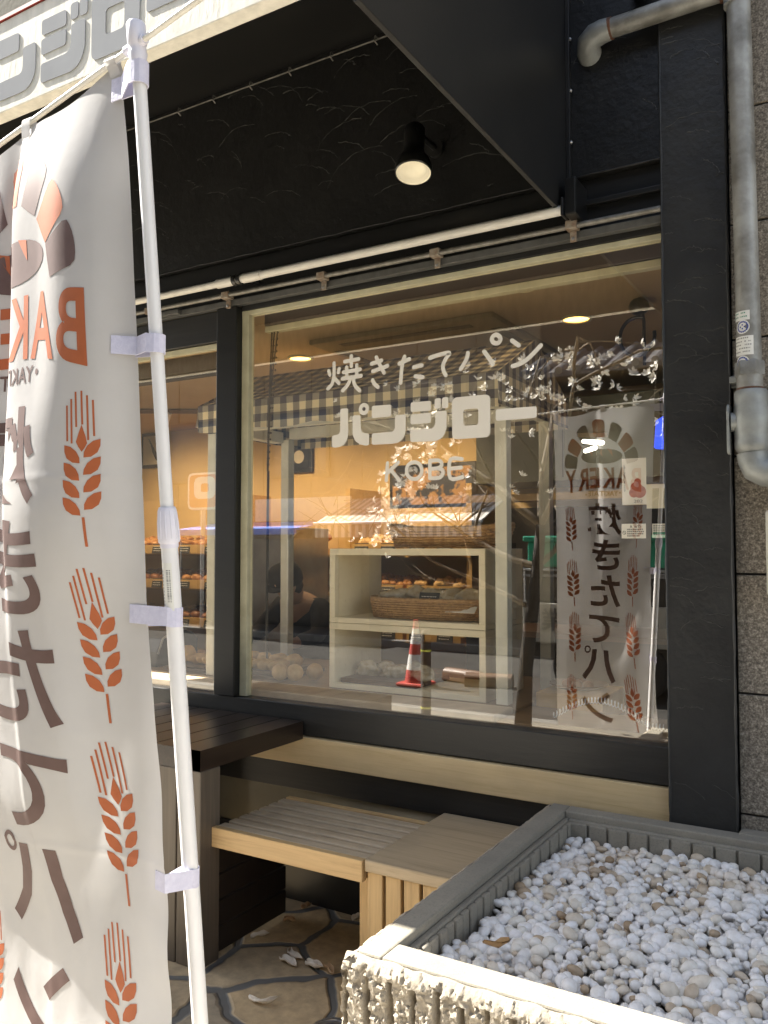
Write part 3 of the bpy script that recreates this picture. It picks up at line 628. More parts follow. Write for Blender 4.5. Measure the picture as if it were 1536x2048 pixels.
vb = MB().lathe([(.040, 1.80), (.05, 1.815), (.052, 1.83), (.05, 1.845), (.052, 1.865), (.056, 1.90), (.053, 1.935), (.05, 1.955), (.050, 1.965), (.050, 1.99), (.045, 1.998)], 22, M=Matrix.Translation((-.364, 2.845, 0)))
vb.tube([(-.364, 2.845, 1.90), (-.425, 2.83, 1.90)], .03, 16)
vo = vb.build('valve', M_elbow, gp, smooth=True); BASES[vo.name] = parent_base(gp)
MB().prism(rpoly([(1.955, -.012), (1.955, .025), (1.93, .034), (1.80, .030), (1.795, .0), (1.88, -.008), (1.90, -.02)], .01), lambda z, a: (-.432, 2.835 - a, z), lambda z, a: (-.424, 2.835 - a, z)).build('lever', M_elbow, vo, bevel=.002)
MB().tube([(-.364, 2.845, 1.80), (-.362, 2.845, 1.778), (-.352, 2.845, 1.752), (-.328, 2.845, 1.738), (-.29, 2.845, 1.736), (.1, 2.845, 1.738)], [.046, .045, .046, .046, .045, .042], 20).build('elbow', M_elbow, gp, smooth=True)
MB().lathe([(.041, 1.765), (.041, 1.802)], 20, M=Matrix.Translation((-.363, 2.845, 0))).build('union', M_pipe, gp, smooth=True)
MB().box(-.465, -.39, 2.895, 2.908, 2.02, 2.06).box(-.43, -.37, 2.86, 2.90, 2.03, 2.05).lathe([(.008, 0), (.008, .004), (0, .006)], 8, M=Matrix.Translation((-.447, 2.895, 2.04)) @ Matrix.Rotation(R(90), 4, 'X')).build('pipe_bracket', M_elbow, gp, bevel=.002)
def pipe_label(z0, z1, a0, a1, kind):
    mb = MB(); n = 14; cx, cyy = -.3685, 2.845; rr = .0368
    P = lambda t, z, e=0: (cx + (rr + e) * math.cos(t), cyy + (rr + e) * math.sin(t), z)
    if kind == 'round':
        N = 26; tm = (a0 + a1) / 2; rad = (z1 - z0) / 2; zc = (z0 + z1) / 2
        mb.add([P(tm, zc)] + [P(tm + rad * math.cos(2 * math.pi * k / N) / rr, zc + rad * math.sin(2 * math.pi * k / N)) for k in range(N)], [(0, 1 + k, 1 + (k + 1) % N) for k in range(N)], 0)
        for k in range(18):
            t = 2 * math.pi * k / 18; r1 = rad * .72
            a = tm + r1 * math.cos(t) / rr; z = zc + r1 * math.sin(t); d = rad * .11
            mb.add([P(a - d / rr, z - d, .0006), P(a + d / rr, z - d, .0006), P(a + d / rr, z + d, .0006), P(a - d / rr, z + d, .0006)], [(0, 1, 2, 3)], 1)
        for sx, sz in ((.3, 0), (0, .28), (-.3, 0), (0, -.25)):
            a = tm + rad * sx / rr; z = zc + rad * sz; d = rad * .1
            mb.add([P(a - d / rr, z - d, .0006), P(a + d / rr, z - d, .0006), P(a + d / rr, z + d, .0006), P(a - d / rr, z + d, .0006)], [(0, 1, 2, 3)], 1)
    else:
        mb.add([P(a0 + (a1 - a0) * k / n, z) for k in range(n + 1) for z in (z0, z1)], [(2 * k, 2 * k + 2, 2 * k + 3, 2 * k + 1) for k in range(n)], 0)
        rr2 = random.Random(int(z0 * 1000))
        rows = 5 if z1 - z0 > .05 else 2
        for q in range(rows):
            z = z1 - (q + .8) * (z1 - z0) / (rows + .6); t = a0 + .25
            while t < a1 - .25:
                l = rr2.uniform(.04, .14)
                if rr2.random() < .75:
                    mb.add([P(t, z, .0006), P(t + l, z, .0006), P(t + l, z + .004, .0006), P(t, z + .004, .0006)], [(0, 1, 2, 3)], 2 if (kind == 'green' and q == 0) else 1)
                t += l + .05
    return mb

pipe_label(2.215, 2.245, R(-205), R(-75), 'green').build('pipe_sticker', [M_sticker, M_inkgreen, M_inkgreen], gp)
pipe_label(2.172, 2.216, R(-150), R(-70), 'round').build('pipe_sticker', [M_sticker, M_inkblue], gp)
pipe_label(2.105, 2.165, R(-200), R(-60), 'plain').build('pipe_sticker', [M_sticker, pm('ink_grey', (.3, .3, .29), (.25, .25, .24), .6), M_ink], gp)
pipe_label(2.058, 2.104, R(-155), R(-75), 'round').build('pipe_sticker', [M_sticker, M_inkblue], gp)
# second pipe end at the top and the cream meter pipe at the right
tp = thing('vent_pipe', 'grey vent pipe elbow poking out above the gas pipe branch', 'pipe', (-.7, 2.8, 3.45))
MB().tube([(-.70, 2.93, 3.47), (-.70, 2.87, 3.465), (-.70, 2.83, 3.44), (-.70, 2.82, 3.40)], .04, 18).build('elbow', M_elbow, tp, smooth=True)
mp = thing('meter_cover', 'cream plastic pipe cover at the right edge of the granite wall', 'pipe cover', (-.25, 2.86, 1.5))
MB().box(-.326, -.22, 2.80, 2.909, 1.355, 1.62).build('lower_cover', pm('cream_plastic', (.62, .59, .50), (.56, .53, .45), .45), mp, bevel=.012, seg=3)
MB().box(-.318, -.23, 2.81, 2.909, 1.622, 1.72).build('upper_cover', MATS['cream_plastic'], mp, bevel=.012, seg=3)

# ------------------------------------------------------------------ planter with pebbles
pt = thing('concrete_planter', 'long split faced concrete planter filled with white pebbles', 'planter', (-.3, 2.2, 0))
X0, X1, Y0, Y1, ZT = -1.03, .75, 1.600, 2.865, .614
rim = MB()
# smooth rim, set back from the split outer faces, with a shallow step down to the inner wall
rim.box(X0, -.968, Y0, Y1, .52, ZT)            # left
rim.box(-.968, X1, Y0, 1.676, .52, ZT)         # front
rim.box(-.968, X1, 2.80, Y1, .52, ZT)          # back
rim.box(-.425, X1, Y1 - .02, 2.908, .40, ZT + .004)   # block against the granite
rim.box(-.968, -.95, 1.676, 2.80, .50, ZT - .022)
rim.box(-.95, X1, 1.676, 1.69, .50, ZT - .022)
rim.box(-.95, X1, 2.782, 2.80, .50, ZT - .022)
rim.build('rim', M_conc, pt, bevel=.005, seg=2)
inn = MB()
for i in range(26):   # fluted inner walls
    a = 1.692 + i * .042; inn.box(-.95, -.938 + .003 * (i % 2), a + .003, a + .039, .30, ZT - .028)
    b = -.946 + i * .066; inn.box(b + .003, b + .062, 2.770 + .003 * (i % 2), 2.782, .30, ZT - .028)
inn.box(-.958, -.95, 1.68, 2.79, .2, .50); inn.box(-.95, X1, 2.782, 2.80, .2, .50); inn.box(-.95, X1, 1.677, 1.69, .2, .50)
inn.build('inner_wall', M_conc, pt, bevel=.004, seg=2)
# split outer faces: broken ribs between smooth grooves
def split_face(f, length, name, per=.0565, zt=ZT, zb=-.05, seed=0):
    mb = MB(); nu = int(length / .0036); nz = int((zt - zb) / .0042)
    vs = []
    def chip(q, sc):
        d, pts = noise.voronoi(q * sc); p = pts[0]
        return noise.cell(p * 3.7 + Vector((seed, 1, 2))), d[1] - d[0]
    for i in range(nu + 1):
        u = length * i / nu; wob = .004 * noise.noise(Vector((u * 9, seed, 2)))
        k = int(u / per)
        edge = .014 * noise.noise(Vector((k * 3.1, seed, 5)))
        for j in range(nz + 1):
            z = zb + (zt - zb) * j / nz
            ph = ((u + .0035 * noise.noise(Vector((k * 2.3, z * 22, seed)))) / per) % 1.0
            q = Vector((u, z, seed * .1))
            c1, e1 = chip(q, 62); c2, e2 = chip(q, 150)
            rough = .0055 * (c1 - .5) + .0016 * (c2 - .5) + .003 * noise.noise(q * 20) + .0010 * noise.noise(q * 260)
            if c2 > .93: rough -= .004
            top = zt - .034 + edge
            w_ = min(1, max(0, ph / .035)) * min(1, max(0, (.25 - ph) / .035))
            d = .030 + rough
            if z < top: d = d * (1 - w_) + .001 * w_
            if z > zt - .03: d *= max(0.06, 1 - ((z - (zt - .03)) / .03) ** 2 * .95)
            vs.append(f(u, d, z - (.005 + .007 * noise.noise(Vector((u * 22, seed, 1))) if j == nz else 0)))
    fs = [(i * (nz + 1) + j, (i + 1) * (nz + 1) + j, (i + 1) * (nz + 1) + j + 1, i * (nz + 1) + j + 1) for i in range(nu) for j in range(nz)]
    mb.add(vs, fs); o = mb.build(name, M_concrough, pt, smooth=True, ang=28); return o
split_face(lambda u, d, z: (X0 - .024 + u, Y0 - d, z), 1.15, 'front_face', seed=1)
MB().box(.1, X1, Y0 - .028, Y0 - .0005, -.05, ZT - .01).build('front_face', M_concrough, pt)
split_face(lambda u, d, z: (X0 - d, Y1 - u, z), Y1 - Y0 + .022, 'left_face', seed=9)
MB().box(X0, X1, Y0, Y1, -.05, .30).box(X0, -.96, Y0, Y1, .3, .52).box(-.96, X1, Y0, 1.68, .3, .52).box(-.96, X1, 2.80, Y1, .3, .52).build('core', M_conc, pt)
# pebbles: gravel, one mass

pr_ = random.Random(11)
PV = []; PF = []
bv, bf = ICO[2]; bv1, bf1 = ICO[2]
def add_pebble(x, y, z, r, seed):
    M3 = Euler((pr_.uniform(-.6, .6), pr_.uniform(-.6, .6), pr_.uniform(0, 6.3))).to_matrix()
    sx = r * pr_.uniform(.85, 1.35); sy = r * pr_.uniform(.75, 1.05); sz = r * pr_.uniform(.55, .85)
    o = len(PV); off = Vector((seed * 1.7, seed * .37, seed * .91))
    for p in bv:
        k = 1 + .22 * noise.noise(p * .9 + off)
        q = M3 @ Vector((p.x * sx * k, p.y * sy * k, p.z * sz * k)); PV.append((q.x + x, q.y + y, q.z + z))
    for a in bf: PF.append((a[0] + o, a[1] + o, a[2] + o))
def peb_h(x, y):
    return .534 + .014 * noise.noise(Vector((x * 3, y * 3, 2))) 
cnt = 0
for lay, (dz, sp_, rmin, rmax) in enumerate(((-.024, .026, .012, .017), (-.006, .0235, .010, .0175), (.006, .034, .010, .0215))):
    x = -.93
    while x < .12:
        y = 1.70
        while y < 2.768:
            xx = x + pr_.uniform(-.5, .5) * sp_; yy = y + pr_.uniform(-.5, .5) * sp_
            if -.93 < xx and 1.70 < yy < 2.765 and yy > 1.62 + 0 * xx:
                # only the part of the bed in view (the far right lies outside the frame)
                if xx < -.02 + (yy - 1.6) * .1:
                    r = pr_.uniform(rmin, rmax); big = noise.noise(Vector((xx * 7, yy * 7, 5)))
                    r *= (1.0 + .35 * big) if lay else 1
                    cnt += 1; add_pebble(xx, yy, peb_h(xx, yy) + dz + pr_.uniform(-.003, .003), r, cnt)
            y += sp_
        x += sp_
me = bpy.data.meshes.new('pebbles'); me.from_pydata(PV, [], PF); me.materials.append(M_pebble)
me.polygons.foreach_set('use_smooth', [True] * len(PF))
po = bpy.data.objects.new('pebbles', me); COL.objects.link(po)
tag(po, 'small white and tan pebbles filling the concrete planter', 'pebbles', kind='stuff')
sb = MB().box(-.95, X1, 1.685, 2.785, .30, .485).build('soil', M_ground, pt)
lf = MB()
lp = [(-.035, 0), (-.02, .022), (.005, .026), (.03, .012), (.038, -.004), (.02, -.02), (-.01, -.022)]
lf.add([(a, b, .006 + .010 * abs(a) / .03 + .006 * math.sin(b * 90)) for a, b in lp] + [(0, 0, .0)], [(i, (i + 1) % 7, 7) for i in range(7)])
lf.add([(a, b, .004 + .010 * abs(a) / .03 + .006 * math.sin(b * 90)) for a, b in lp] + [(0, 0, -.002)], [((i + 1) % 7, i, 7) for i in range(7)])
lo = lf.build('dry_leaf', M_leaf, smooth='all', base=(0, 0, 0)); lo.location = (-.800, 1.845, .578); lo.rotation_euler = (R(-35), R(12), R(70)); lo.scale = (1.1, 1.1, 1.1)
tag(lo, 'dry tan leaf lying on the white pebbles', 'leaf')

# ------------------------------------------------------------------ bench, end table, dark table
bn = thing('wooden_bench', 'pale timber bench with a slatted seat under the window', 'bench', (-1.9, 2.6, 0))
sb_ = MB()
for i in range(7):
    y0 = 2.377 + i * .0585
    sb_.box(-2.142, -1.492, y0, y0 + .042, .463, .487)
sb_.build('seat', M_benchtop, bn, bevel=.006, seg=3)
MB().box(-2.142, -1.492, 2.345, 2.372, .418, .489).build('front_rail', M_bench, bn, bevel=.003)
MB().box(-2.142, -1.492, 2.785, 2.81, .405, .487).build('back_rail', M_bench, bn, bevel=.003)
for x in (-1.53,):
    for y in (2.42, 2.74): MB().box(x - .02, x + .02, y, y + .04, 0, .405).build('leg', M_endleg, bn, bevel=.003)
MB().box(-2.1, -1.5, 2.55, 2.58, .41, .46).build('cross_rail', M_bench, bn)
et = thing('end_table', 'pale timber end table with slatted sides joined to the bench', 'table', (-1.3, 2.6, 0))
MB().box(-1.489, -1.085, 2.352, 2.925, .452, .492).build('tabletop', M_endtop, et, bevel=.006)
for i in range(6):
    x = -1.482 + i * .068
    MB().box(x, x + .056, 2.362, 2.385, 0, .451).build('slat', M_endleg, et, bevel=.003)
for i in range(7):
    y = 2.39 + i * .073
    MB().box(-1.484, -1.462, y, y + .062, 0, .451).build('slat', M_endleg, et, bevel=.003)

dt = thing('dark_table', 'dark brown slatted table with heavy board legs beside the banner', 'table', (-2.5, 2.6, 0))
tt = MB(); lg = MB(); yb = 2.90
xs_ = [-2.141 - i * .119 for i in range(7)]
for i, x in enumerate(xs_):
    tt.box(x - .113, x, 2.283, yb, .70, .775)
    lg.box(x - .113, x, 2.283, 2.355, 0, .698)
tt.box(-2.254, -2.141, 2.283, 2.2835, .70, .775)
tt.build('tabletop', M_tablewood, dt, bevel=.004)
MB().box(-2.254, -2.141, 2.285, 2.39, 0, .699).build('leg', M_tableleg, dt, bevel=.004)
for i, x in enumerate(xs_[1:]):
    MB().box(x - .113, x, 2.285, 2.39, 0, .699).build('leg', M_tableleg, dt, bevel=.004)
MB().box(-2.96, -2.62, 2.80, 2.88, 0, .698).build('leg', M_tabledark, dt, bevel=.004)
for i in range(4):
    MB().box(-2.175, -2.150, 2.392, 2.80, .02 + i * .095, .108 + i * .095).build('side_board', M_tabledark, dt, bevel=.003)

# ------------------------------------------------------------------ fallen petals and drain cap
def petal(x, y, rz, L, W, curl, m, label, bend=0.0):
    mb = MB(); n = 10; k = 6; vs = []
    for i in range(n + 1):
        t = i / n; wd = W * math.sin(math.pi * min(1, t * .9 + .1)) ** .6 + .002
        for j in range(k + 1):
            s = j / k * 2 - 1
            cx = (t - .5) * L; cyy = bend * L * (t - .5) ** 2 * 3
            vs.append((cx, cyy + s * wd * math.cos(abs(s) * curl), .004 + wd * abs(s) ** 1.5 * math.sin(curl) + .006 * math.sin(t * 5 + s) ** 2))
    mb.add(vs, [(i * (k + 1) + j, (i + 1) * (k + 1) + j, (i + 1) * (k + 1) + j + 1, i * (k + 1) + j + 1) for i in range(n) for j in range(k)])
    o = mb.build('magnolia_petal', m, smooth='all', base=(0, 0, 0)); o.location = (x, y, .003); o.rotation_euler = (0, 0, rz)
    md = o.modifiers.new('thickness', 'SOLIDIFY'); md.thickness = .0015
    tag(o, label, 'petal')
petal(-1.915, 2.53, R(-20), .085, .017, 1.0, M_petal, 'white fallen petal farthest back in the small heap on the paving', .3)
petal(-1.895, 2.485, R(-12), .085, .020, .9, M_petal, 'white fallen petal lying foremost in the small heap on the paving')
petal(-1.80, 2.505, R(8), .07, .022, 1.2, M_petal, 'curled white petal in the middle of the small heap on the paving', .2)
petal(-1.735, 2.515, R(-30), .06, .018, 1.1, M_petalbrown, 'withered brown petal at the right end of the small heap')
petal(-1.80, 2.225, R(35), .10, .011, 1.3, M_petal, 'long rolled white petal lying alone nearest the camera on the paving', .5)
petal(-2.12, 2.60, R(60), .075, .014, .9, M_petal, 'slim white petal lying against the foot of the dark table')
petal(-2.10, 2.76, R(20), .05, .018, 1.2, M_petalbrown, 'crumpled brown petal on the shaded paving below the bench')
petal(-1.88, 2.99 - .07, R(70), .05, .017, 1.1, M_petal, 'small white petal lying deep under the bench by the end table')
petal(-2.125, 3.0 - .09, R(85), .06, .014, .7, M_petalbrown, 'brown petal stuck low by the wall under the bench')
dc = thing('drain_cap', 'round grey drain cap set in the paving beside the planter', 'drain cap', (-1.56, 2.10, 0))
MB().lathe([(.0, .004), (.03, .004), (.031, .006), (.045, .006), (.046, .004), (.058, .004), (.059, .007), (.07, .007), (.072, .0)], 36, M=Matrix.Translation((-1.52, 2.22, 0))).build('lid', M_steel, dc, smooth=True)


# ------------------------------------------------------------------ nobori banner and its pole
def lerp_t(T, z):
    T = sorted(T)
    if z <= T[0][0]: return T[0][1]
    for (a, p), (b, q) in zip(T, T[1:]):
        if z <= b: return p + (q - p) * (z - a) / (b - a)
    return T[-1][1]
ZR = [(2.36, -1.141), (1.87, -1.147), (1.6, -1.153), (1.41, -1.157), (1.2, -1.152), (1.0, -1.140), (.70, -1.128), (.46, -1.118)]
ZL = [(2.36, -1.732), (.467, -1.696)]
NU, NZ = 100, 312
BW = .6
def ztop(u): return 2.295 + .062 * (u / BW) - .016 * math.sin(math.pi * ((u / BW * 2) % 1)) ** 2
def zbot(u): return .467 + .012 * (u / BW)
def inpoly(p, poly):
    x, y = p; c = False; j = len(poly) - 1
    for i in range(len(poly)):
        xi, yi = poly[i]; xj, yj = poly[j]
        if (yi > y) != (yj > y) and x < (xj - xi) * (y - yi) / (yj - yi) + xi: c = not c
        j = i
    return c
# distance of the cloth from the street, by height (rows) and by width (columns, pole side first)
XC = [0, .065, .135, .205, .30, .318, .38, .46, .57]
YT = [(2.36, [1.000, 1.006, 1.014, 1.024, 1.037, 1.039, 1.041, 1.045, 1.050]), (2.18, [1.024, .998, .988, .998, 1.010, 1.042, 1.036, 1.038, 1.046]), (2.0, [1.040, 1.000, .987, .997, 1.008, 1.042, 1.030, 1.034, 1.044]),
      (1.85, [1.053, 1.008, .990, .996, 1.006, 1.040, 1.026, 1.030, 1.044]), (1.7, [1.066, 1.024, .996, .990, 1.002, 1.030, 1.022, 1.028, 1.044]), (1.55, [1.079, 1.042, 1.005, .990, 1.000, 1.022, 1.020, 1.030, 1.050]),
      (1.34, [1.095, 1.088, 1.060, 1.028, 1.022, 1.025, 1.030, 1.042, 1.060]), (1.15, [1.112, 1.112, 1.092, 1.056, 1.042, 1.045, 1.050, 1.058, 1.076]), (1.0, [1.122, 1.126, 1.116, 1.086, 1.062, 1.063, 1.066, 1.072, 1.090]),
      (.87, [1.128, 1.132, 1.130, 1.116, 1.096, 1.095, 1.093, 1.092, 1.104]), (.77, [1.130, 1.134, 1.132, 1.124, 1.116, 1.116, 1.114, 1.110, 1.116]), (.62, [1.126, 1.129, 1.127, 1.121, 1.115, 1.116, 1.116, 1.114, 1.118]), (.44, [1.112, 1.115, 1.114, 1.109, 1.106, 1.108, 1.110, 1.110, 1.114])]
def cr(p0, p1, p2, p3, t):
    return .5 * (2 * p1 + (p2 - p0) * t + (2 * p0 - 5 * p1 + 4 * p2 - p3) * t * t + (3 * p1 - p0 - 3 * p2 + p3) * t ** 3)
def spl(X, Y, x):
    n = len(X)
    if x <= X[0]: return Y[0]
    for i in range(n - 1):
        if x <= X[i + 1]:
            return cr(Y[max(i - 1, 0)], Y[i], Y[i + 1], Y[min(i + 2, n - 1)], (x - X[i]) / (X[i + 1] - X[i]))
    return Y[-1]
def make_cloth():
    zs = [2.36 - (2.36 - .46) * j / NZ for j in range(NZ + 1)]
    Zr = [r[0] for r in YT][::-1]; F = []
    cols = []
    for i in range(NU + 1):
        d = BW * (1 - i / NU) * .95
        cv = [spl(XC, r[1], d) for r in YT][::-1]
        cols.append([spl(Zr, cv, z) for z in zs])
    for j, z in enumerate(zs):
        low = max(0, min(1, (1.3 - z) / .5)); row = []
        for i in range(NU + 1):
            u = BW * i / NU
            y = cols[i][j] + (.0012 + .0030 * low) * noise.noise(Vector((u * 9, z * 5, 1))) + .0012 * low * noise.noise(Vector((u * 26, z * 12, 3)))
            y -= .0016 * math.exp(-((z - .925) / .005) ** 2) + .0012 * math.exp(-((z - 1.63) / .005) ** 2)
            if u > .53: y += .004 * low * math.sin(z * 31) * (u - .53) / .07
            row.append(y)
        F.append(row)
    return zs, F
CZ, CF = make_cloth()
def cloth_y(u, z):
    fi = max(0, min(NU - 1e-6, u / BW * NU)); fj = max(0, min(NZ - 1e-6, (2.36 - z) / (2.36 - .46) * NZ))
    i, j = int(fi), int(fj); a, b = fi - i, fj - j
    return (CF[j][i] * (1 - a) + CF[j][i + 1] * a) * (1 - b) + (CF[j + 1][i] * (1 - a) + CF[j + 1][i + 1] * a) * b
def cloth_p(u, z, off=0):
    xl, xr = lerp_t(ZL, z), lerp_t(ZR, z)
    x = xl + (xr - xl) * u / BW; y = cloth_y(u, z)
    if off:
        e = .004
        fx = (cloth_y(u + e, z) - cloth_y(u - e, z)) / (2 * e); fz = (cloth_y(u, z + e) - cloth_y(u, z - e)) / (2 * e)
        n = Vector((fx, -1, fz)).normalized() * off
        return (x + n.x, y + n.y, z + n.z)
    return (x, y, z)
nb = thing('bakery_banner', 'tall white cloth banner with orange wheat ears and dark lettering on a white pole', 'banner', (-1.4, 1.1, .47))
cl = MB(); vs = []; fs = []
for i in range(NU + 1):
    u = BW * i / NU; zt_, zb_ = ztop(u), zbot(u)
    for j in range(NZ + 1):
        vs.append(cloth_p(u, zt_ + (zb_ - zt_) * j / NZ))
for i in range(NU):
    for j in range(NZ): fs.append((i * (NZ + 1) + j, (i + 1) * (NZ + 1) + j, (i + 1) * (NZ + 1) + j + 1, i * (NZ + 1) + j + 1))
cl.add(vs, fs).build('cloth', M_cloth, nb, smooth='all')
def c9(X, Y):
    xr = lerp_t([(100, 668), (690, 655), (975, 649), (1100, 640), (1280, 632), (1610, 625), (2040, 606)], Y)
    z = 2.355 - (Y - 100) * .000969
    return ((X - 77) / (xr - 77) * BW * lerp_t([(2.3, .963), (1.7, .968), (1.3, .985), (1.0, 1.0), (.5, 1.01)], z), z)
def print_on(name, polys, mat_, step=.0065):
    """flat ink shapes (u,z): cut to the cloth grid, laid on both sides of the cloth"""
    b = bmesh.new()
    for pv_, pf_ in polys:
        vv = [b.verts.new((p[0], p[1], 0)) for p in pv_]
        for f_ in pf_:
            try: b.faces.new([vv[k] for k in f_])
            except ValueError: pass
    bmesh.ops.triangulate(b, faces=b.faces[:])
    us = [v.co.x for v in b.verts]; ws = [v.co.y for v in b.verts]
    for ax, lo_, hi_ in ((0, min(us), max(us)), (1, min(ws), max(ws))):
        k = math.ceil(lo_ / step)
        while k * step < hi_:
            co = Vector((0, 0, 0)); co[ax] = k * step; no = Vector((0, 0, 0)); no[ax] = 1
            bmesh.ops.bisect_plane(b, geom=b.verts[:] + b.edges[:] + b.faces[:], plane_co=co, plane_no=no); k += 1
    b.verts.index_update(); P = [(v.co.x, v.co.y) for v in b.verts]; Fs = [tuple(v.index for v in f.verts) for f in b.faces]; b.free()
    mb = MB()
    mb.add([cloth_p(u, z, .0007) for u, z in P], Fs); mb.add([cloth_p(u, z, -.0007) for u, z in P], Fs)
    return mb.build(name, mat_, nb, smooth='all')
def poly(pts): return (pts, [tuple(range(len(pts)))])
def ear_shapes(x0, x1, y0, y1, lean):
    """wheat ear in crop coordinates: awns, grains, stem"""
    def P(a, b): return c9((x0 + x1) / 2 + a * (x1 - x0) / 2 + lean * (b - .5), y0 + b * (y1 - y0))
    out = []
    def bar(a0, b0, a1, b1, w_): w_ *= 1.2; out.append(poly([P(a0 - w_, b0), P(a0 + w_, b0), P(a1 + w_, b1), P(a1 - w_, b1)]))
    for a, t, e in ((-.88, .09, .32), (-.62, .05, .335), (-.36, .005, .23), (-.02 - .0, 0, .215), (.30, .03, .315), (.62, .06, .29)):
        bar(a, t, a + .06, e, .045)
    leaf_c = [(.0, .215), (.22, .29), (.30, .335), (.16, .365), (.0, .39), (-.2, .355), (-.32, .325), (-.2, .28)]
    out.append(poly([P(a, b) for a, b in leaf_c]))
    L = [(-1, 0), (-.62, .1), (-.3, .36), (-.12, .7), (-.1, 1), (-.5, .96), (-.84, .72), (-.98, .38)]
    for k in range(4):
        b0 = .345 + .112 * k
        out.append(poly([P(a, b0 + .118 * b) for a, b in L]))
        out.append(poly([P(-a, b0 - .037 + .118 * b) for a, b in L]))
    bar(.02, .81, .06, 1.0, .06)
    return out
ears = []
for x0, x1, y0, y1, ln in ((135, 199, 715, 992, 6), (138, 209, 1045, 1330, 8), (145, 213, 1365, 1662, 0), (132, 188, 1735, 2005, -8),
                           (540, 606, 690, 978, -22), (503, 574, 1018, 1318, -20), (481, 553, 1355, 1672, 5), (456, 532, 1710, 2040, 8)):
    print_on('wheat_print', ear_shapes(x0, x1, y0, y1, ln), M_orange)
def glyphs(body, X0, X1, Y0, Y1, offset=0):
    v, f_ = text_geo(body, offset)
    return ([c9(X1 - p[0] * (X1 - X0), Y1 - p[1] * (Y1 - Y0)) for p in v], f_)
for ch, X0, X1, Y0, Y1 in (('焼', 268, 468, 705, 897), ('き', 290, 457, 925, 1110), ('た', 273, 452, 1140, 1330), ('て', 262, 442, 1378, 1542), ('ン', 217, 378, 1825, 2002)):
    print_on('character_print', [glyphs(ch, X0, X1, Y0, Y1, .022)], M_brownink)
ring_ = [c9(252 + 18 * math.cos(t * math.pi / 10), 1583 + 22 * math.sin(t * math.pi / 10)) for t in range(20)] + [c9(252 + 10 * math.cos(t * math.pi / 10), 1583 + 13 * math.sin(t * math.pi / 10)) for t in range(20)]
print_on('character_print', [(ring_, [(i, (i + 1) % 20, 20 + (i + 1) % 20, 20 + i) for i in range(20)]),
    poly([c9(*p) for p in [(278, 1582), (305, 1580), (300, 1640), (282, 1695), (240, 1758), (222, 1738), (258, 1685), (274, 1635)]]),
    poly([c9(*p) for p in [(343, 1584), (372, 1584), (375, 1640), (388, 1700), (407, 1755), (384, 1772), (362, 1715), (348, 1650)]])], M_brownink)
# BAKERY over an arch
bk = []
word = 'BAKERY'; n_ = len(word); Xr = 598
wd = [76, 84, 80, 66, 74, 74]
for k, ch in enumerate(word):
    v, f_ = text_geo(ch, .02); x1 = Xr; x0 = Xr - wd[k] + 8; Xr -= wd[k] + 2
    pts = []
    for p in v:
        X = x1 - p[0] * (x1 - x0); s = (X - 369) / 230
        yt = 487 + 14 * s * s; yb_ = 612 + 34 * s * s - (0)
        pts.append(c9(X, yb_ - p[1] * (yb_ - yt)))
    bk.append((pts, f_))
print_on('word_print', bk, M_orange)
print_on('word_print', [glyphs('YAKITATE', 280, 455, 629, 661, .012), poly([c9(466 + 5 * math.cos(t), 643 + 6 * math.sin(t)) for t in [i * .63 for i in range(10)]]), poly([c9(265 + 5 * math.cos(t), 650 + 6 * math.sin(t)) for t in [i * .63 for i in range(10)]])], M_brownink)
# rising sun of loaf shapes with a long loaf in the middle
ob = []; bb = []
for k, a in enumerate((16, 38, 63, 92, 122, 148, 170)):
    dst = bb if k % 2 == 0 else ob; hw = 10.6; pts = []
    def EP(ang, f_): return c9(362 + (150 + 75 * f_) * math.cos(R(ang)), 487 - (190 + 105 * f_) * math.sin(R(ang)))
    pts += [EP(a - hw, 0)]
    for q in range(9):
        t = -1 + q / 4; pts.append(EP(a + hw * t * (1.05 - .15 * abs(t) ** 6), .78 + .22 * math.sqrt(max(0, 1 - t * t))))
    pts += [EP(a + hw, 0), EP(a, -.04)]
    dst.append(poly(pts))
loaf = []
for q in range(24):
    t = 2 * math.pi * q / 24; loaf.append(c9(365 + 122 * math.copysign(abs(math.cos(t)) ** .8, math.cos(t)), 418 - 45 * math.sin(t) + 0))
for p_ in ob: print_on('sun_print', [p_], M_orange)
for p_ in bb: print_on('sun_print', [p_], M_brownink)
print_on('loaf_print', [poly(loaf)], M_brownink)
sl3 = []
for X in (300, 352, 412):
    sl3.append(poly([c9(X - 16, 372), c9(X + 14, 378), c9(X + 18, 420), c9(X + 4, 402)]))
for pts, f_ in sl3: MB().add([cloth_p(u, z, .0012) for u, z in pts], f_).add([cloth_p(u, z, -.0012) for u, z in pts], f_).build('slash_print', M_orange, nb)
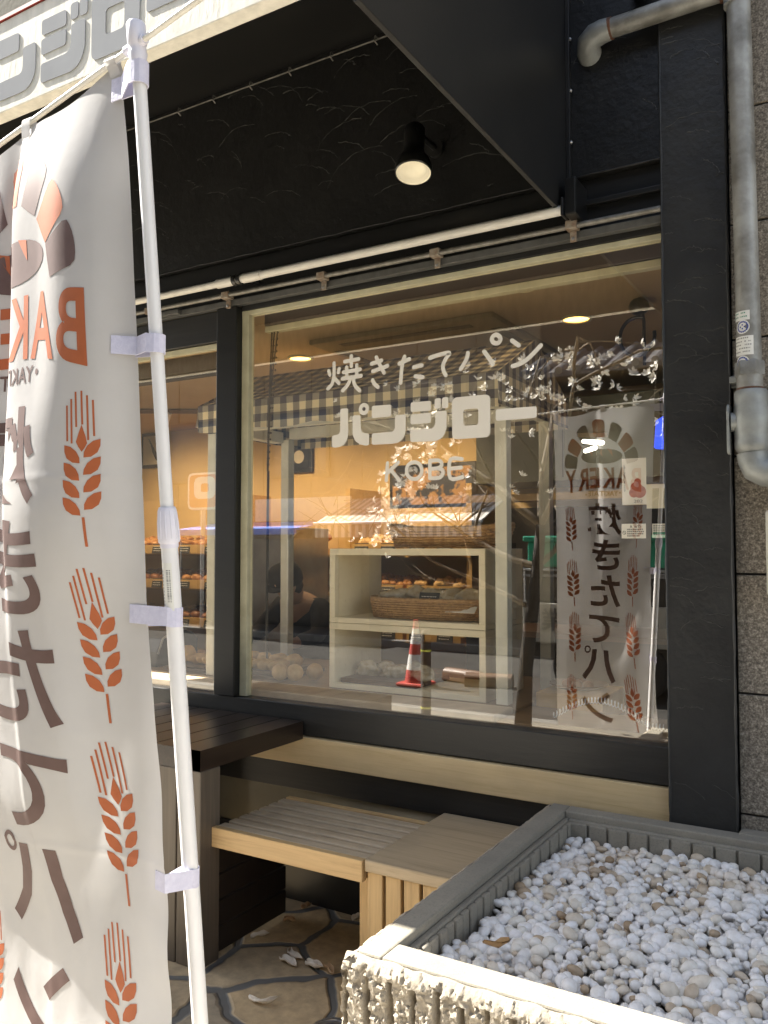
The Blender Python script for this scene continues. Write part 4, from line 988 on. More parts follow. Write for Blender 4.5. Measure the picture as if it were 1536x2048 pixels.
# flames beside the loaf are part of the print on the far half; straps and loops
POLE = lambda z: Vector((-1.082 - .031 * (2.39 - z), .98 + .134 * (2.39 - z), z))
def strap(zc, h, u0, name='strap'):
    P0 = Vector(cloth_p(u0, zc, .003)); P1 = Vector(cloth_p(BW, zc, .003)); c = POLE(zc)
    d = (c - P1); d.z = 0; d.normalize(); side = Vector((d.y, -d.x, 0)); r = .0165
    if side.y > 0: side = -side
    path = [P0, P1, c - d * .008 + side * (r + .001)]
    for k in range(7):
        t = math.pi * k / 6; path.append(c + side * r * math.cos(t) + d * r * math.sin(t))
    path += [c - d * .012 - side * (r + .0), Vector(cloth_p(BW - .004, zc, -.003))]
    mb = MB(); tilt = (-.006 if zc < 2.2 else .0)
    vs_ = []
    for i, p in enumerate(path):
        dzz = tilt * min(i, 3) / 3
        vs_ += [(p.x, p.y, p.z - h / 2 + dzz), (p.x, p.y, p.z + h / 2 + dzz)]
    mb.add(vs_, [(2 * i, 2 * i + 2, 2 * i + 3, 2 * i + 1) for i in range(len(path) - 1)])
    o = mb.build(name, M_strap, nb); md = o.modifiers.new('thickness', 'SOLIDIFY'); md.thickness = .0022; return o
strap(2.312, .040, .575); strap(1.865, .033, .56); strap(1.383, .034, .56); strap(.898, .034, .572)
RODY = lambda u: (lerp_t([(0, 2.315), (.6, 2.362)], u))
RA = Vector((-1.46, 1.036, 2.338)); RB = Vector((-1.143, .992, 2.357)); RD = (RB - RA).normalized()
for u in (.015, .30, .585):
    top = RA + RD * ((lerp_t(ZL, 2.3) + (lerp_t(ZR, 2.3) - lerp_t(ZL, 2.3)) * u / BW - RA.x) / RD.x)
    mb = MB(); pts = []; zz_ = ztop(u) - .02; w_ = .0125
    a = Vector(cloth_p(u, zz_, .0025)); b2 = Vector(cloth_p(u, zz_, -.0025))
    path = [a, Vector((a.x, a.y - .002, top.z - .012))] + [top + Vector((0, -math.cos(t) * .0085, math.sin(t) * .0085)) for t in (0, .8, 1.57, 2.3, 3.14)] + [Vector((b2.x, b2.y + .002, top.z - .012)), b2]
    mb.add([p for q in path for p in ((q.x - w_, q.y, q.z), (q.x + w_, q.y, q.z))], [(2 * i, 2 * i + 1, 2 * i + 3, 2 * i + 2) for i in range(len(path) - 1)])
    o = mb.build('hanging_loop', M_cloth, nb, smooth=True, ang=60)

bp = thing('banner_pole', 'slim white plastic banner pole with a ribbed coupling and cross rod', 'pole', tuple(POLE(0)))
MB().tube([POLE(2.30), POLE(1.57)], .0118, 18).build('upper_tube', M_white, bp, smooth=True)
MB().tube([POLE(1.51), POLE(0.0)], .0150, 18).build('lower_tube', M_white, bp, smooth=True)
cp = MB().tube([POLE(1.575), POLE(1.57), POLE(1.545), POLE(1.515), POLE(1.512)], [.0145, .0165, .0185, .0195, .0185], 20).tube([POLE(1.512), POLE(1.503)], .0165, 18)
for k in range(12):
    t = 2 * math.pi * k / 12; e = lambda r, z: POLE(z) + Vector((r * math.cos(t), r * math.sin(t), 0))
    cp.tube([e(.0163, 1.568), e(.0186, 1.545), e(.0194, 1.518)], .0012, 5)
cp.build('coupling', M_cap, bp, smooth=True)
MB().tube([POLE(2.302), POLE(2.302 + .03), POLE(2.345), POLE(2.348), POLE(2.358), POLE(2.36), POLE(2.392), POLE(2.397)], [.0135, .0135, .0165, .015, .015, .0165, .0163, .013], 20).build('cap', M_cap, bp, smooth=True, ang=50)
RE = RB + RD * .36; RS = RA - RD * .36
MB().tube([RS, RB + RD * .04, RE], .0052, 12).build('cross_rod', M_rodpaint, bp, smooth=True)
MB().tube([RB + RD * .083, RB + RD * .03], .0085, 12).build('rod_clip', M_cap, bp, smooth=True)
# barcode label on the lower tube
lb = MB(); cL = 1.44
def PL(t, z, e=0): 
    c = POLE(z); return (c.x + (.0153 + e) * math.cos(t), c.y + (.0153 + e) * math.sin(t), z)
lb.add([PL(R(-150) + R(110) * k / 10, z) for k in range(11) for z in (1.385, 1.475)], [(2 * k, 2 * k + 2, 2 * k + 3, 2 * k + 1) for k in range(10)], 0)
z = 1.405; rb = random.Random(2)
while z < 1.462:
    h = rb.choice((.0008, .0014, .002)); lb.add([PL(R(-80), z, .0004), PL(R(-52), z, .0004), PL(R(-52), z + h, .0004), PL(R(-80), z + h, .0004)], [(0, 1, 2, 3)], 1); z += h + rb.choice((.0009, .0016))
for k in range(12): lb.add([PL(R(-116), 1.392 + k * .006, .0004), PL(R(-108), 1.392 + k * .006, .0004), PL(R(-108), 1.396 + k * .006, .0004), PL(R(-116), 1.396 + k * .006, .0004)], [(0, 1, 2, 3)], 1)
lb.build('barcode_label', [M_sticker, pm('ink_faint', (.22, .22, .22), (.2, .2, .2), .6)], bp, smooth=True)
MB().lathe([(0, 0), (.14, 0), (.15, .02), (.14, .06), (.05, .075), (.02, .10), (.017, .13)], 28, M=Matrix.Translation(POLE(0) - Vector((0, 0, .004)))).build('pole_base', M_white, bp, smooth=True)

# ------------------------------------------------------------------ inside the shop
# window ledge
lgd = thing('window_ledge', 'tan display ledge running along inside the shop window', 'ledge', (-2.5, 3.1, .8))
MB().box(-4.9, -1.31, 2.992, 3.185, .80, .868).build('board', M_ledge, lgd, bevel=.006)
cnt_ = thing('display_counter', 'long wooden display counter behind the window ledge', 'counter', (-2.6, 3.6, 0))
MB().box(-4.2, -1.30, 3.19, 4.05, .82, .858).build('counter_top', M_counter, cnt_, bevel=.004)
for x in (-4.1, -2.75, -1.40):
    for y in (3.25, 3.98): MB().box(x - .03, x + .03, y - .03, y + .03, .02, .82).build('leg', M_counter, cnt_)
lowl = thing('low_sill', 'brown wooden sill inside the right end of the window', 'sill', (-1, 3.2, .8))
MB().box(-1.30, -.44, 2.992, 3.35, .80, .848).build('board', M_counter, lowl, bevel=.003)

# gingham stall
st = thing('display_stall', 'white post display stall with a navy gingham cloth roof', 'stall', (-2.2, 3.6, 0))
for x, y in ((-1.36, 3.215), (-2.935, 3.215), (-2.86, 3.72), (-1.36, 3.72)):
    MB().box(x - .026, x + .026, y - .026, y + .026, .87 if y < 3.5 else .859, 2.085 if y < 3.5 else 2.105).build('post', M_post, st, bevel=.003)
MB().box(-2.909, -1.386, 3.195, 3.235, 2.085, 2.145).build('beam', M_post, st); MB().box(-2.834, -1.386, 3.70, 3.74, 2.105, 2.165).build('beam', M_post, st)
MB().box(-1.38, -1.34, 3.242, 3.693, 2.085, 2.145).build('beam', M_post, st); MB().box(-2.93, -2.87, 3.242, 3.693, 2.085, 2.145).build('beam', M_post, st)
G_ = MB(); UV = []
def gface(pts, uvs): 
    G_.add(pts, [tuple(range(len(pts)))]); UV.extend(uvs)
ck_ = .075
xa, xb, yf, ybk, yr, zv0, zv1, zr = -2.955, -1.335, 3.11, 3.97, 3.54, 2.085, 2.212, 2.435
N = 44
for i in range(N):
    x0 = xa + (xb - xa) * i / N; x1 = xa + (xb - xa) * (i + 1) / N
    wv = lambda x: .006 * math.sin(x * 23) ; sc_ = lambda x: zv0 - .014 * abs(math.sin(x * 8.4))
    gface([(x0, yf + wv(x0), sc_(x0)), (x1, yf + wv(x1), sc_(x1)), (x1, yf, zv1), (x0, yf, zv1)], [(x0 / ck_, sc_(x0) / ck_ + .42), (x1 / ck_, sc_(x1) / ck_ + .42), (x1 / ck_, zv1 / ck_ + .42), (x0 / ck_, zv1 / ck_ + .42)])
    for m_ in range(6):
        ya, yb2 = yf + (yr - yf) * m_ / 6, yf + (yr - yf) * (m_ + 1) / 6
        zf = lambda x, y: zv1 + (zr - zv1) * (y - yf) / (yr - yf) - .012 * math.sin(math.pi * (y - yf) / (yr - yf)) * (1 + .5 * math.sin(x * 6))
        gface([(x0, ya, zf(x0, ya)), (x1, ya, zf(x1, ya)), (x1, yb2, zf(x1, yb2)), (x0, yb2, zf(x0, yb2))], [(x0 / ck_, ya * 1.1 / ck_), (x1 / ck_, ya * 1.1 / ck_), (x1 / ck_, yb2 * 1.1 / ck_), (x0 / ck_, yb2 * 1.1 / ck_)])
    gface([(x0, yr, zr), (x1, yr, zr), (x1, ybk, zv1), (x0, ybk, zv1)], [(x0 / ck_, yr / ck_), (x1 / ck_, yr / ck_), (x1 / ck_, ybk / ck_), (x0 / ck_, ybk / ck_)])
    gface([(x0, ybk, zv1), (x1, ybk, zv1), (x1, ybk, zv0), (x0, ybk, zv0)], [(x0 / ck_, 0), (x1 / ck_, 0), (x1 / ck_, 1.4), (x0 / ck_, 1.4)])
for xx in (xa, xb):
    M_ = 16
    for i in range(M_):
        y0 = yf + (ybk - yf) * i / M_; y1 = yf + (ybk - yf) * (i + 1) / M_
        ht = lambda y: zv1 + (zr - zv1) * (1 - abs(y - yr) / (yr - yf))
        gface([(xx, y0, zv0), (xx, y1, zv0), (xx, y1, zv1), (xx, y0, zv1)], [(y0 / ck_, zv0 / ck_), (y1 / ck_, zv0 / ck_), (y1 / ck_, zv1 / ck_), (y0 / ck_, zv1 / ck_)])
        gface([(xx, y0, zv1), (xx, y1, zv1), (xx, y1, max(zv1 + 1e-4, ht(y1))), (xx, y0, max(zv1 + 1e-4, ht(y0)))], [(y0 / ck_, .75), (y1 / ck_, .75), (y1 / ck_, .76), (y0 / ck_, .76)])
G_.uv = UV
go = G_.build('cloth_roof', M_gingham, st)

# shelf cubes
def cube_shelf(z0, z1, label):
    t = thing('shelf_cube', label, 'shelf', (-1.85, 3.45, z0)); xa, xb, ya, yb = -2.25, -1.458, 3.25, 3.67; th = .03
    MB().box(xa, xb, ya, yb, z1 - th, z1).build('top_panel', M_shelfwood, t, bevel=.002)
    MB().box(xa, xb, ya, yb, z0, z0 + th * .8).build('bottom_panel', M_shelfwood, t, bevel=.002)
    for x in (xa, xb - th): MB().box(x, x + th, ya + .0005, yb - .0005, z0 + th * .8, z1 - th).build('side_panel', M_shelfwood, t, bevel=.002)
cube_shelf(.859, 1.158, 'pale wooden open cube shelf standing on the window ledge, lower of two')
cube_shelf(1.1595, 1.502, 'pale wooden open cube shelf stacked on the lower cube, under the basket')
def basket(name, label, cx, cy, z0, L, W, H, flare, rows, stakes, m, ends=1.0):
    t = thing(name, label, 'basket', (cx, cy, z0))
    def P(a, h, ph=0, amp=0):
        k = 1 + flare * h; sq = .55
        ca, sa = math.cos(a), math.sin(a)
        x = L / 2 * k * math.copysign(abs(ca) ** sq, ca); y = W / 2 * k * math.copysign(abs(sa) ** sq, sa)
        lift = ends * .018 * abs(ca) ** 3 * h
        r = 1 + amp * math.sin(a * stakes / 2 + ph)
        return (cx + x * r, cy + y * r, z0 + h * H + lift)
    wv = MB(); n = 150
    for q in range(rows):
        h = (q + .5) / rows
        pts = [P(2 * math.pi * k / n, h, math.pi * (q % 2), .016) for k in range(n + 1)]
        wv.tube(pts, H / rows * .55, 6, caps=False)
    for k in range(stakes):
        a = 2 * math.pi * (k + .25) / stakes; wv.tube([P(a, 0), P(a, .5), P(a, 1.0)], .0034, 5)
    wv.build('weave', m, t, smooth='all')
    rm = MB(); rm.tube([P(2 * math.pi * k / n, 1.03) for k in range(n + 1)], .0075, 8, caps=False)
    for q in range(70):
        a = 2 * math.pi * q / 70; p = Vector(P(a, 1.03)); p2 = Vector(P(a + .05, 1.03)); rm.tube([p + Vector((0, 0, .008)), p2 - Vector((0, 0, .006))], .0036, 5)
    rm.build('rim', m, t, smooth='all')
    pts = [P(2 * math.pi * k / 60, .02) for k in range(60)]
    MB().add(pts, [tuple(range(60))]).build('base', m, t)
    return t
basket('wicker_basket', 'long brown wicker basket on top of the cube shelf', -1.715, 3.44, 1.505, .50, .26, .085, .14, 7, 40, M_wicker)
basket('bread_basket', 'low wicker basket of bagged bread inside the upper cube', -1.80, 3.45, 1.186, .56, .30, .085, .06, 8, 44, M_wicker2, 0)

def loaf_mesh(name, m, kind, seed):
    mb = MB(); r_ = random.Random(seed)
    if kind == 'bun': mb.ico((0, 0, .03), (.048, .042, .033), 3, jit=.18, seed=seed)
    elif kind == 'roll': mb.ico((0, 0, .026), (.068, .030, .028), 3, jit=.25, seed=seed)
    elif kind == 'twist':
        for k in range(5):
            mb.ico((-.05 + k * .025, .008 * (-1) ** k, .027), (.024, .027, .025), 2, M=Euler((0, .2, .5 * (-1) ** k)).to_matrix().to_4x4(), jit=.2, seed=seed + k)
    elif kind == 'bag': mb.ico((0, 0, .04), (.075, .055, .045), 3, jit=.75, seed=seed)
    elif kind == 'ball': mb.ico((0, 0, .037), (.038, .038, .037), 3, jit=.06, seed=seed)
    o = mb.build(name, m, smooth='all', base=(0, 0, 0)); return o
PROTO = {}
def bread(kind, m, x, y, z, label, cat, group, rz=None, s=1.0, name='bread_roll'):
    key = (kind, m.name, random.randint(0, 2))
    if key not in PROTO:
        o = loaf_mesh(name, m, kind, len(PROTO) * 5 + 1); PROTO[key] = o
    else:
        o = PROTO[key].copy(); COL.objects.link(o)
    o.name = name
    o.location = (x, y, z); o.rotation_euler = (random.uniform(-.15, .15), random.uniform(-.15, .15), rz if rz is not None else random.uniform(0, 6.28)); o.scale = (s, s, s)
    tag(o, label, cat, group); return o
for i, x in enumerate((-2.0, -1.90, -1.80, -1.70, -1.61)):
    bread('bag', M_wrap, x, 3.42 + .03 * (i % 2), 1.232, 'bread in a clear bag filling the low wicker basket', 'bagged bread', 'bagged breads in the cube basket', name='bagged_bread')
def card(x, y, z, w_, h, label, m=M_card, rz=0, tilt=-20, name='price_card', marks=True):
    t = MB(); t.box(-w_ / 2, w_ / 2, -.0015, .0015, 0, h, 0)
    mats = [m]
    if marks:
        mats.append(M_paper if m is M_card else M_ink)
        r_ = random.Random(int(x * 991 + z * 77))
        for q in range(3):
            zz_ = h * (.72 - .24 * q); xx = -w_ * .38
            while xx < w_ * .3:
                l = r_.uniform(.04, .14) * w_; t.box(xx, xx + l, -.0021, -.0016, zz_, zz_ + h * .05, 1); xx += l + .03 * w_
    o = t.build(name, mats, base=(0, 0, 0)); o.location = (x, y, z); o.rotation_euler = (R(tilt), 0, rz); tag(o, label, 'card'); return o
card(-1.765, 3.31, 1.235, .10, .075, 'black price card standing on the bagged bread in the cube')
card(-1.60, 3.295, 1.225, .14, .04, 'blank white card lying on the low basket in the cube', M_paper, tilt=-50, name='white_card', marks=False)
tryy = thing('bread_tray', 'flat brown tray of pale loaves in the lower cube', 'tray', (-2.0, 3.4, .885))
MB().box(-2.20, -1.80, 3.27, 3.60, .884, .905).build('tray_board', M_traywood, tryy, bevel=.003)
for i in range(5): bread('bag', M_wrap, -2.13 + i * .075, 3.40 + .05 * (i % 2), .902, 'pale loaf on the flat brown tray in the lower cube', 'bread', 'pale loaves in the lower cube', s=.75, name='pale_loaf')

# rolls on the counter at the left of the stall
rt = thing('roll_tray', 'stacked dark wooden trays under the bread rolls by the window post', 'tray', (-2.86, 3.42, .86))
MB().box(-3.35, -2.56, 3.28, 3.66, .859, .876).build('lower_board', M_traywood, rt, bevel=.003); MB().box(-3.30, -2.62, 3.30, 3.64, .877, .892).build('upper_board', M_traywood, rt, bevel=.003)
for i in range(10):
    bread('roll', M_bread2, -3.18 + i * .06, 3.36 + .01 * (i % 2), .892, 'pale golden roll in the front row on the wooden tray', 'bread', 'rolls on the wooden tray', rz=R(80) + random.uniform(-.15, .15))
for i in range(6):
    bread('bun', M_bread2, -3.1 + i * .09, 3.50, .892, 'round golden bun in the back row on the wooden tray', 'bread', 'buns at the back of the wooden tray', s=1.1)
for x, y in ((-2.56, 3.22), (-2.48, 3.25), (-2.42, 3.32)):
    bread('ball', M_bread2, x, y + .05, .862, 'round pale bread ball at the end of the wooden tray', 'bread', 'bread balls by the tray', s=1.1)
bread('bun', M_bread2, -3.22, 3.33, .91, 'large round loaf at the left end of the wooden tray', 'bread', None, s=1.3, name='round_loaf')
bb_ = thing('bread_bin', 'dark metal bread bin on the counter at the left window', 'bread bin', (-3.6, 3.45, .86))
MB().prism([(3.30, .86), (3.62, .86), (3.62, .99), (3.58, 1.03), (3.50, 1.05), (3.42, 1.045), (3.34, 1.01), (3.305, .94)], lambda a, b: (-3.85, a, b), lambda a, b: (-3.42, a, b)).build('bin_body', M_truckdark, bb_, bevel=.008, seg=3)
MB().tube([(-3.42, 3.31, .93), (-3.42, 3.345, 1.01), (-3.42, 3.43, 1.046), (-3.42, 3.52, 1.05)], .006, 8).build('bin_edge', M_steel, bb_)
pt2 = thing('cookie_plate', 'plate of small tarts on the sill right of the stall post', 'plate', (-1.15, 3.3, .85))
MB().lathe([(0, .85), (.09, .852), (.125, .868), (.122, .872), (.085, .858), (0, .857)], 30, M=Matrix.Translation((-1.15, 3.52, .06))).build('plate', M_traywood, pt2, smooth=True)
MB().box(-1.28, -1.0, 3.36, 3.68, .80, .905).build('stand', M_ochretray, pt2, bevel=.003)
for i in range(5): bread('ball', M_breaddark, -1.19 + .045 * (i % 3), 3.49 + .05 * (i // 3), .905, 'small dark tart on the plate by the stall post', 'tart', 'tarts on the plate', s=.6, name='tart')

# wall shelves with trays of bread
ws = thing('wall_shelves', 'tall pale wooden bread shelves along the back wall of the shop', 'shelves', (-4.2, 5.4, 0))
for x in (-6.3, -4.55, -3.45, -2.46): MB().box(x - .02, x + .02, 5.22, 5.68, .02, 1.95).build('upright', M_ochretray, ws)
for z in (.86, 1.17, 1.46): MB().box(-6.3, -2.44, 5.2, 5.68, z - .02, z).build('shelf_board', M_ochretray, ws)
MB().box(-6.3, -2.44, 5.66, 5.69, .3, 1.95).build('back_panel', M_ochre, ws)
rows_ = ((.86, 'bottom shelf'), (1.17, 'middle shelf'), (1.46, 'top shelf'))
spans = ((-5.75, -5.2, 'left'), (-5.15, -4.6, 'centre left'), (-4.35, -3.75, 'centre'), (-3.38, -2.95, 'centre right'), (-2.92, -2.5, 'right'))
kinds = (('twist', M_bread, 'golden twisted rolls'), ('bun', M_breaddark, 'dark brown buns'), ('roll', M_bread, 'golden long rolls'), ('twist', M_bread2, 'pale knotted rolls'), ('bun', M_bread, 'glossy golden buns'))
q = 0
for z, rn in rows_:
    for xa_, xb_, pn in spans:
        kd, mm_, desc = kinds[(q * 3 + int(z * 10)) % 5]; q += 1
        tb = thing('bread_crate', 'sloping ochre crate of %s on the %s, %s' % (desc, rn, {'left': 'farthest left', 'centre left': 'second from the left', 'centre': 'middle of five', 'centre right': 'fourth from the left', 'right': 'farthest right'}[pn]), 'crate', ((xa_ + xb_) / 2, 5.3, z))
        MB().box(xa_, xb_, 5.165, 5.18, z + .0, z + .075).build('front_board', M_ochretray, tb, bevel=.002)
        MB().box(xa_, xb_, 5.181, 5.6, z + .001, z + .04).build('base_board', M_ochretray, tb)
        n = int((xb_ - xa_) / .105)
        for r_i in range(3):
            for i in range(n):
                bread(kd, mm_, xa_ + .06 + i * (xb_ - xa_ - .1) / max(1, n - 1), 5.25 + r_i * .085, z + .045 + .02 * r_i + random.uniform(0, .012), 'one of the %s heaped in the crate on the %s, %s' % (desc, rn, pn), 'bread', '%s on the %s %s' % (desc, rn, pn), s=random.uniform(.95, 1.2))
        for k_, fx in enumerate((.2, .72)):
            card(xa_ + (xb_ - xa_) * fx, 5.155, z + .005, .12, .078, 'black price card, %s of two on the %s crate of the %s' % (('left', 'right')[k_], pn, rn), tilt=-12)
# pictures and a menu board on the back wall
def picture(name, label, cx, cz, w_, h, m, y=5.69):
    t = thing(name, label, 'picture', (cx, y, cz))
    MB().box(cx - w_ / 2, cx + w_ / 2, y - .03, y, cz - h / 2, cz + h / 2).build('frame', M_frameblk, t, bevel=.004)
    MB().box(cx - w_ / 2 + .03, cx + w_ / 2 - .03, y - .034, y - .031, cz - h / 2 + .03, cz + h / 2 - .03).build('picture_sheet', m, t)
    return t
p1 = picture('framed_picture', 'small black framed picture of a bottle on the left of the shop wall', -5.93, 2.43, .34, .33, M_bottlepic)
MB().tube([(-5.99, 5.652, 2.54), (-5.95, 5.652, 2.48), (-5.90, 5.652, 2.40), (-5.86, 5.652, 2.33)], [.012, .016, .04, .036], 10, flat=.2).build('bottle_drawing', M_frameblk, p1)
p2 = picture('framed_picture', 'small dark framed picture with a round emblem on the shop wall', -4.23, 2.27, .26, .26, M_frameblk)
MB().lathe([(.055, 0), (.055, .002), (0, .002)], 24, M=Matrix.Translation((-4.23, 5.655, 2.27)) @ Matrix.Rotation(R(90), 4, 'X')).build('emblem', M_bottlepic, p2)
picture('menu_board', 'wide dark menu board with orange pictures on the back wall', -2.98, 1.98, .74, .34, M_picstripe)
# paler cupboard and dark end of the shop on the right
hc = thing('grey_cupboard', 'grey green cupboard above an ochre shelf at the right of the shop', 'cupboard', (-1.7, 5.3, 1.9))
MB().box(-2.35, .2, 5.1, 5.68, 1.93, 2.45).build('cupboard_body', M_greygreen, hc, bevel=.004)
for x in (-1.75, -1.15, -.55): MB().box(x - .004, x + .004, 5.092, 5.1, 1.95, 2.43).build('door_gap', M_slot, hc)
MB().box(-2.35, .2, 4.95, 5.1, 1.80, 1.845).build('shelf_board', M_ochretray, hc)
bk2 = thing('work_table', 'dark work table and wall at the right end of the shop', 'table', (-1.2, 5.2, 0))
MB().box(-2.38, .2, 5.0, 5.6, .02, .95).build('cabinet', M_darkwall, bk2); MB().box(-2.38, .2, 5.62, 5.69, .95, 1.79).build('splash_panel', M_darkwall, bk2)
MB().box(-2.38, .2, 4.98, 5.62, .951, .985).build('worktop', M_traywood, bk2)
fr = thing('steel_fridge', 'tall steel fridge standing behind the person in the shop', 'fridge', (-4.0, 5.0, 0))
MB().box(-4.05, -3.55, 4.55, 5.12, .02, 1.65).build('fridge_body', M_steel, fr, bevel=.01); MB().box(-4.0, -3.98, 4.53, 4.55, .9, 1.4).build('handle', M_steel, fr)
# ceiling: cassette, downlights, track
ac = thing('ceiling_cassette', 'square ceiling air conditioner with black slots', 'air conditioner', (-2.1, 4.0, 2.6))
MB().box(-2.60, -1.55, 3.56, 4.55, 2.572, 2.599).build('panel', M_acpanel, ac, bevel=.006)
for x0, x1, y0, y1 in ((-2.45, -1.70, 3.62, 3.67), (-2.56, -2.515, 3.74, 4.4), (-1.64, -1.59, 3.74, 4.4), (-2.45, -1.70, 4.43, 4.48)): MB().box(x0, x1, y0, y1, 2.569, 2.5715).build('slot', M_slot, ac)
LAMPCOL = (1, .74, .44)
def downlight(x, y, label, s=.062, e=5.5):
    t = thing('downlight', label, 'downlight', (x, y, 2.6))
    MB().lathe([(s + .012, 2.588), (s + .012, 2.599), (s, 2.599)], 28, M=Matrix.Translation((x, y, 0)), cap=False).lathe([(s, 2.588), (s + .012, 2.588)], 28, M=Matrix.Translation((x, y, 0)), cap=False).build('ring', M_cream, t)
    MB().lathe([(0, 2.594), (s - .001, 2.5935)], 28, M=Matrix.Translation((x, y, 0)), cap=False).build('glow_disc', emat('downlight_glow', (1, .62, .16), 1.3), t)
    L = bpy.data.lights.new('downlight_lamp', 'SPOT'); L.energy = e; L.color = LAMPCOL; L.spot_size = R(125); L.spot_blend = .8; L.shadow_soft_size = .06
    o = bpy.data.objects.new('downlight_lamp', L); COL.objects.link(o); o.location = (x, y, 2.575); 
    return t
downlight(-2.88, 3.86, 'round glowing downlight in the ceiling left of the air conditioner')
downlight(-1.258, 3.87, 'round glowing downlight in the ceiling right of the air conditioner', e=.7)
downlight(-1.295, 3.30, 'small glowing downlight close behind the top of the window', .03, .3)
downlight(-5.2, 4.6, 'round downlight in the far left ceiling over the bread shelves')
downlight(-3.6, 4.9, 'round downlight before the back shelves, right of the far left one')
for x, e in ((-5.4, 15), (-4.1, 14), (-2.9, 14)):
    L = bpy.data.lights.new('shelf_lamp', 'SPOT'); L.energy = e; L.color = (1, .77, .48); L.spot_size = R(120); L.spot_blend = .9; L.shadow_soft_size = .08
    o = bpy.data.objects.new('shelf_lamp', L); COL.objects.link(o); o.location = (x, 4.7, 2.45); o.rotation_euler = (R(38), 0, 0)
tk = thing('track_light', 'brown ceiling track with two white spot heads at the left window', 'track light', (-5, 5.2, 2.55))
MB().tube([(-5.75, 4.2, 2.585), (-4.3, 5.1, 2.585)], .022, 4).build('track', M_brownwood, tk)
for x, y, tl in ((-4.88, 4.74, 25), (-4.62, 4.90, 5)):
    A = Matrix.Translation((x, y, 2.45)) @ Matrix.Rotation(R(tl), 4, 'Y')
    h = MB().lathe([(.035, 0), (.045, .0), (.036, .06), (.034, .13), (0, .135)], 18, M=A, cap=False).build('spot_head', M_white, tk, smooth=True)
    BASES[h.name] = parent_base(tk); MB().lathe([(0, .008), (.034, .004)], 18, M=A, cap=False).build('spot_glow', emat('spot_glow', (1, .75, .4), 1.2), h)
# blinds
bl = thing('roller_blind', 'rolled brown blind with a cream bottom bar at the top of the main window', 'blind', (-1.6, 3.06, 2.55))
MB().box(-2.47, -.64, 3.03, 3.09, 2.535, 2.60).build('cassette', M_blind, bl, bevel=.004); MB().box(-2.47, -.64, 3.035, 3.075, 2.505, 2.533).build('bottom_bar', M_cream, bl, bevel=.003)
for i, (xa_, xb_) in enumerate(((-2.44, -2.455), (-2.425, -2.452), (-2.405, -2.449))):
    cdm = MB().tube([(xa_, 3.05, 2.52), (xb_ + .004, 3.045, 2.2), (xb_, 3.04, 1.86)], .0028, 6)
    for k in range(22):
        t = k / 22; cdm.lathe([(0, -.006), (.0055, 0), (0, .006)], 6, M=Matrix.Translation((xa_ + (xb_ - xa_) * t, 3.05 - .01 * t, 2.5 - .64 * t)))
    cdm.build('pull_cord', M_lampblack, bl)
MB().tube([(-2.449, 3.04, 1.86), (-2.452, 3.04, 1.3), (-2.45, 3.04, 1.0)], .006, 6).build('cord_end', M_frameblk, bl)
bl2 = thing('roller_blind', 'rolled brown blind at the top of the left window', 'blind', (-3.6, 3.06, 2.4))
MB().box(-5.1, -2.68, 3.03, 3.09, 2.37, 2.45).build('cassette', M_blind, bl2, bevel=.004); MB().box(-5.1, -2.68, 3.035, 3.075, 2.345, 2.368).build('bottom_bar', M_slot, bl2)
# papers and stickers on the inside of the glass
def paper(name, x0, x1, z0, z1, label, m, y=2.972, cat='notice'):
    t = thing(name, label, cat, ((x0 + x1) / 2, y, z0)); MB().box(x0, x1, y, y + .0012, z0, z1).build('sheet', m, t); return t
po_ = paper('food_poster', -.806, -.722, 1.655, 1.818, 'pale poster with a glossy red fruit on the window glass', M_paper, cat='poster')
k = MB()
for cx_, cz_, r_ in ((-.757, 1.715, .02), (-.745, 1.70, .022), (-.765, 1.697, .017), (-.752, 1.735, .012)): k.lathe([(r_, 0), (0, .0006 + r_ * .02)], 22, M=Matrix.Translation((cx_, 2.9716, cz_)) @ Matrix.Rotation(R(90), 4, 'X'))
k.build('fruit_picture', pm('cherry_red', (.32, .06, .05), (.45, .15, .1), .35, 60, 2), po_)
k = MB(); text_on(k, '202', -.765, -.735, 1.662, 1.672, 2.9708); text_on(k, '新発売', -.800, -.7945, 1.70, 1.80, 2.9708)
k.build('poster_lettering', M_ink, po_)
paper('blank_notice', -.722, -.650, 1.64, 1.724, 'blank cream notice beside the poster on the window glass', M_creampaper)
wn = paper('warning_sticker', -.808, -.724, 1.537, 1.588, 'white warning sticker with a black heading and no entry ring on the window', M_sticker, 2.965, 'sticker')
k = MB(); text_on(k, '警告', -.766, -.740, 1.574, 1.585, 2.9642, offset=.03)
k.add([(-.779, 2.9642, 1.575), (-.7705, 2.9642, 1.575), (-.7748, 2.9642, 1.585)], [(0, 1, 2)])
for q, (a, b) in enumerate(((-.788, -.732), (-.788, -.729), (-.788, -.731), (-.788, -.745))):
    for s in range(9):
        xx = a + (b - a) * s / 9; k.box(xx, xx + (b - a) / 9 * .74, 2.9640, 2.9646, 1.566 - q * .0075, 1.5705 - q * .0075)
k.build('warning_lettering', pm('ink_soft', (.16, .15, .14), (.2, .19, .18), .6), wn)
k = MB(); N = 24
vs_ = [(-.7985 + r_ * math.cos(2 * math.pi * i / N), 2.9642, 1.557 + r_ * math.sin(2 * math.pi * i / N)) for r_ in (.0065, .0050) for i in range(N)]
k.add(vs_, [(i, (i + 1) % N, N + (i + 1) % N, N + i) for i in range(N)]); k.box(-.0055, .0055, 2.9640, 2.9644, -.0007, .0007, 0, Matrix.Translation((-.7985, 0, 1.557)) @ Matrix.Rotation(R(40), 4, 'Y')); k.build('ring_mark', M_ink, wn)
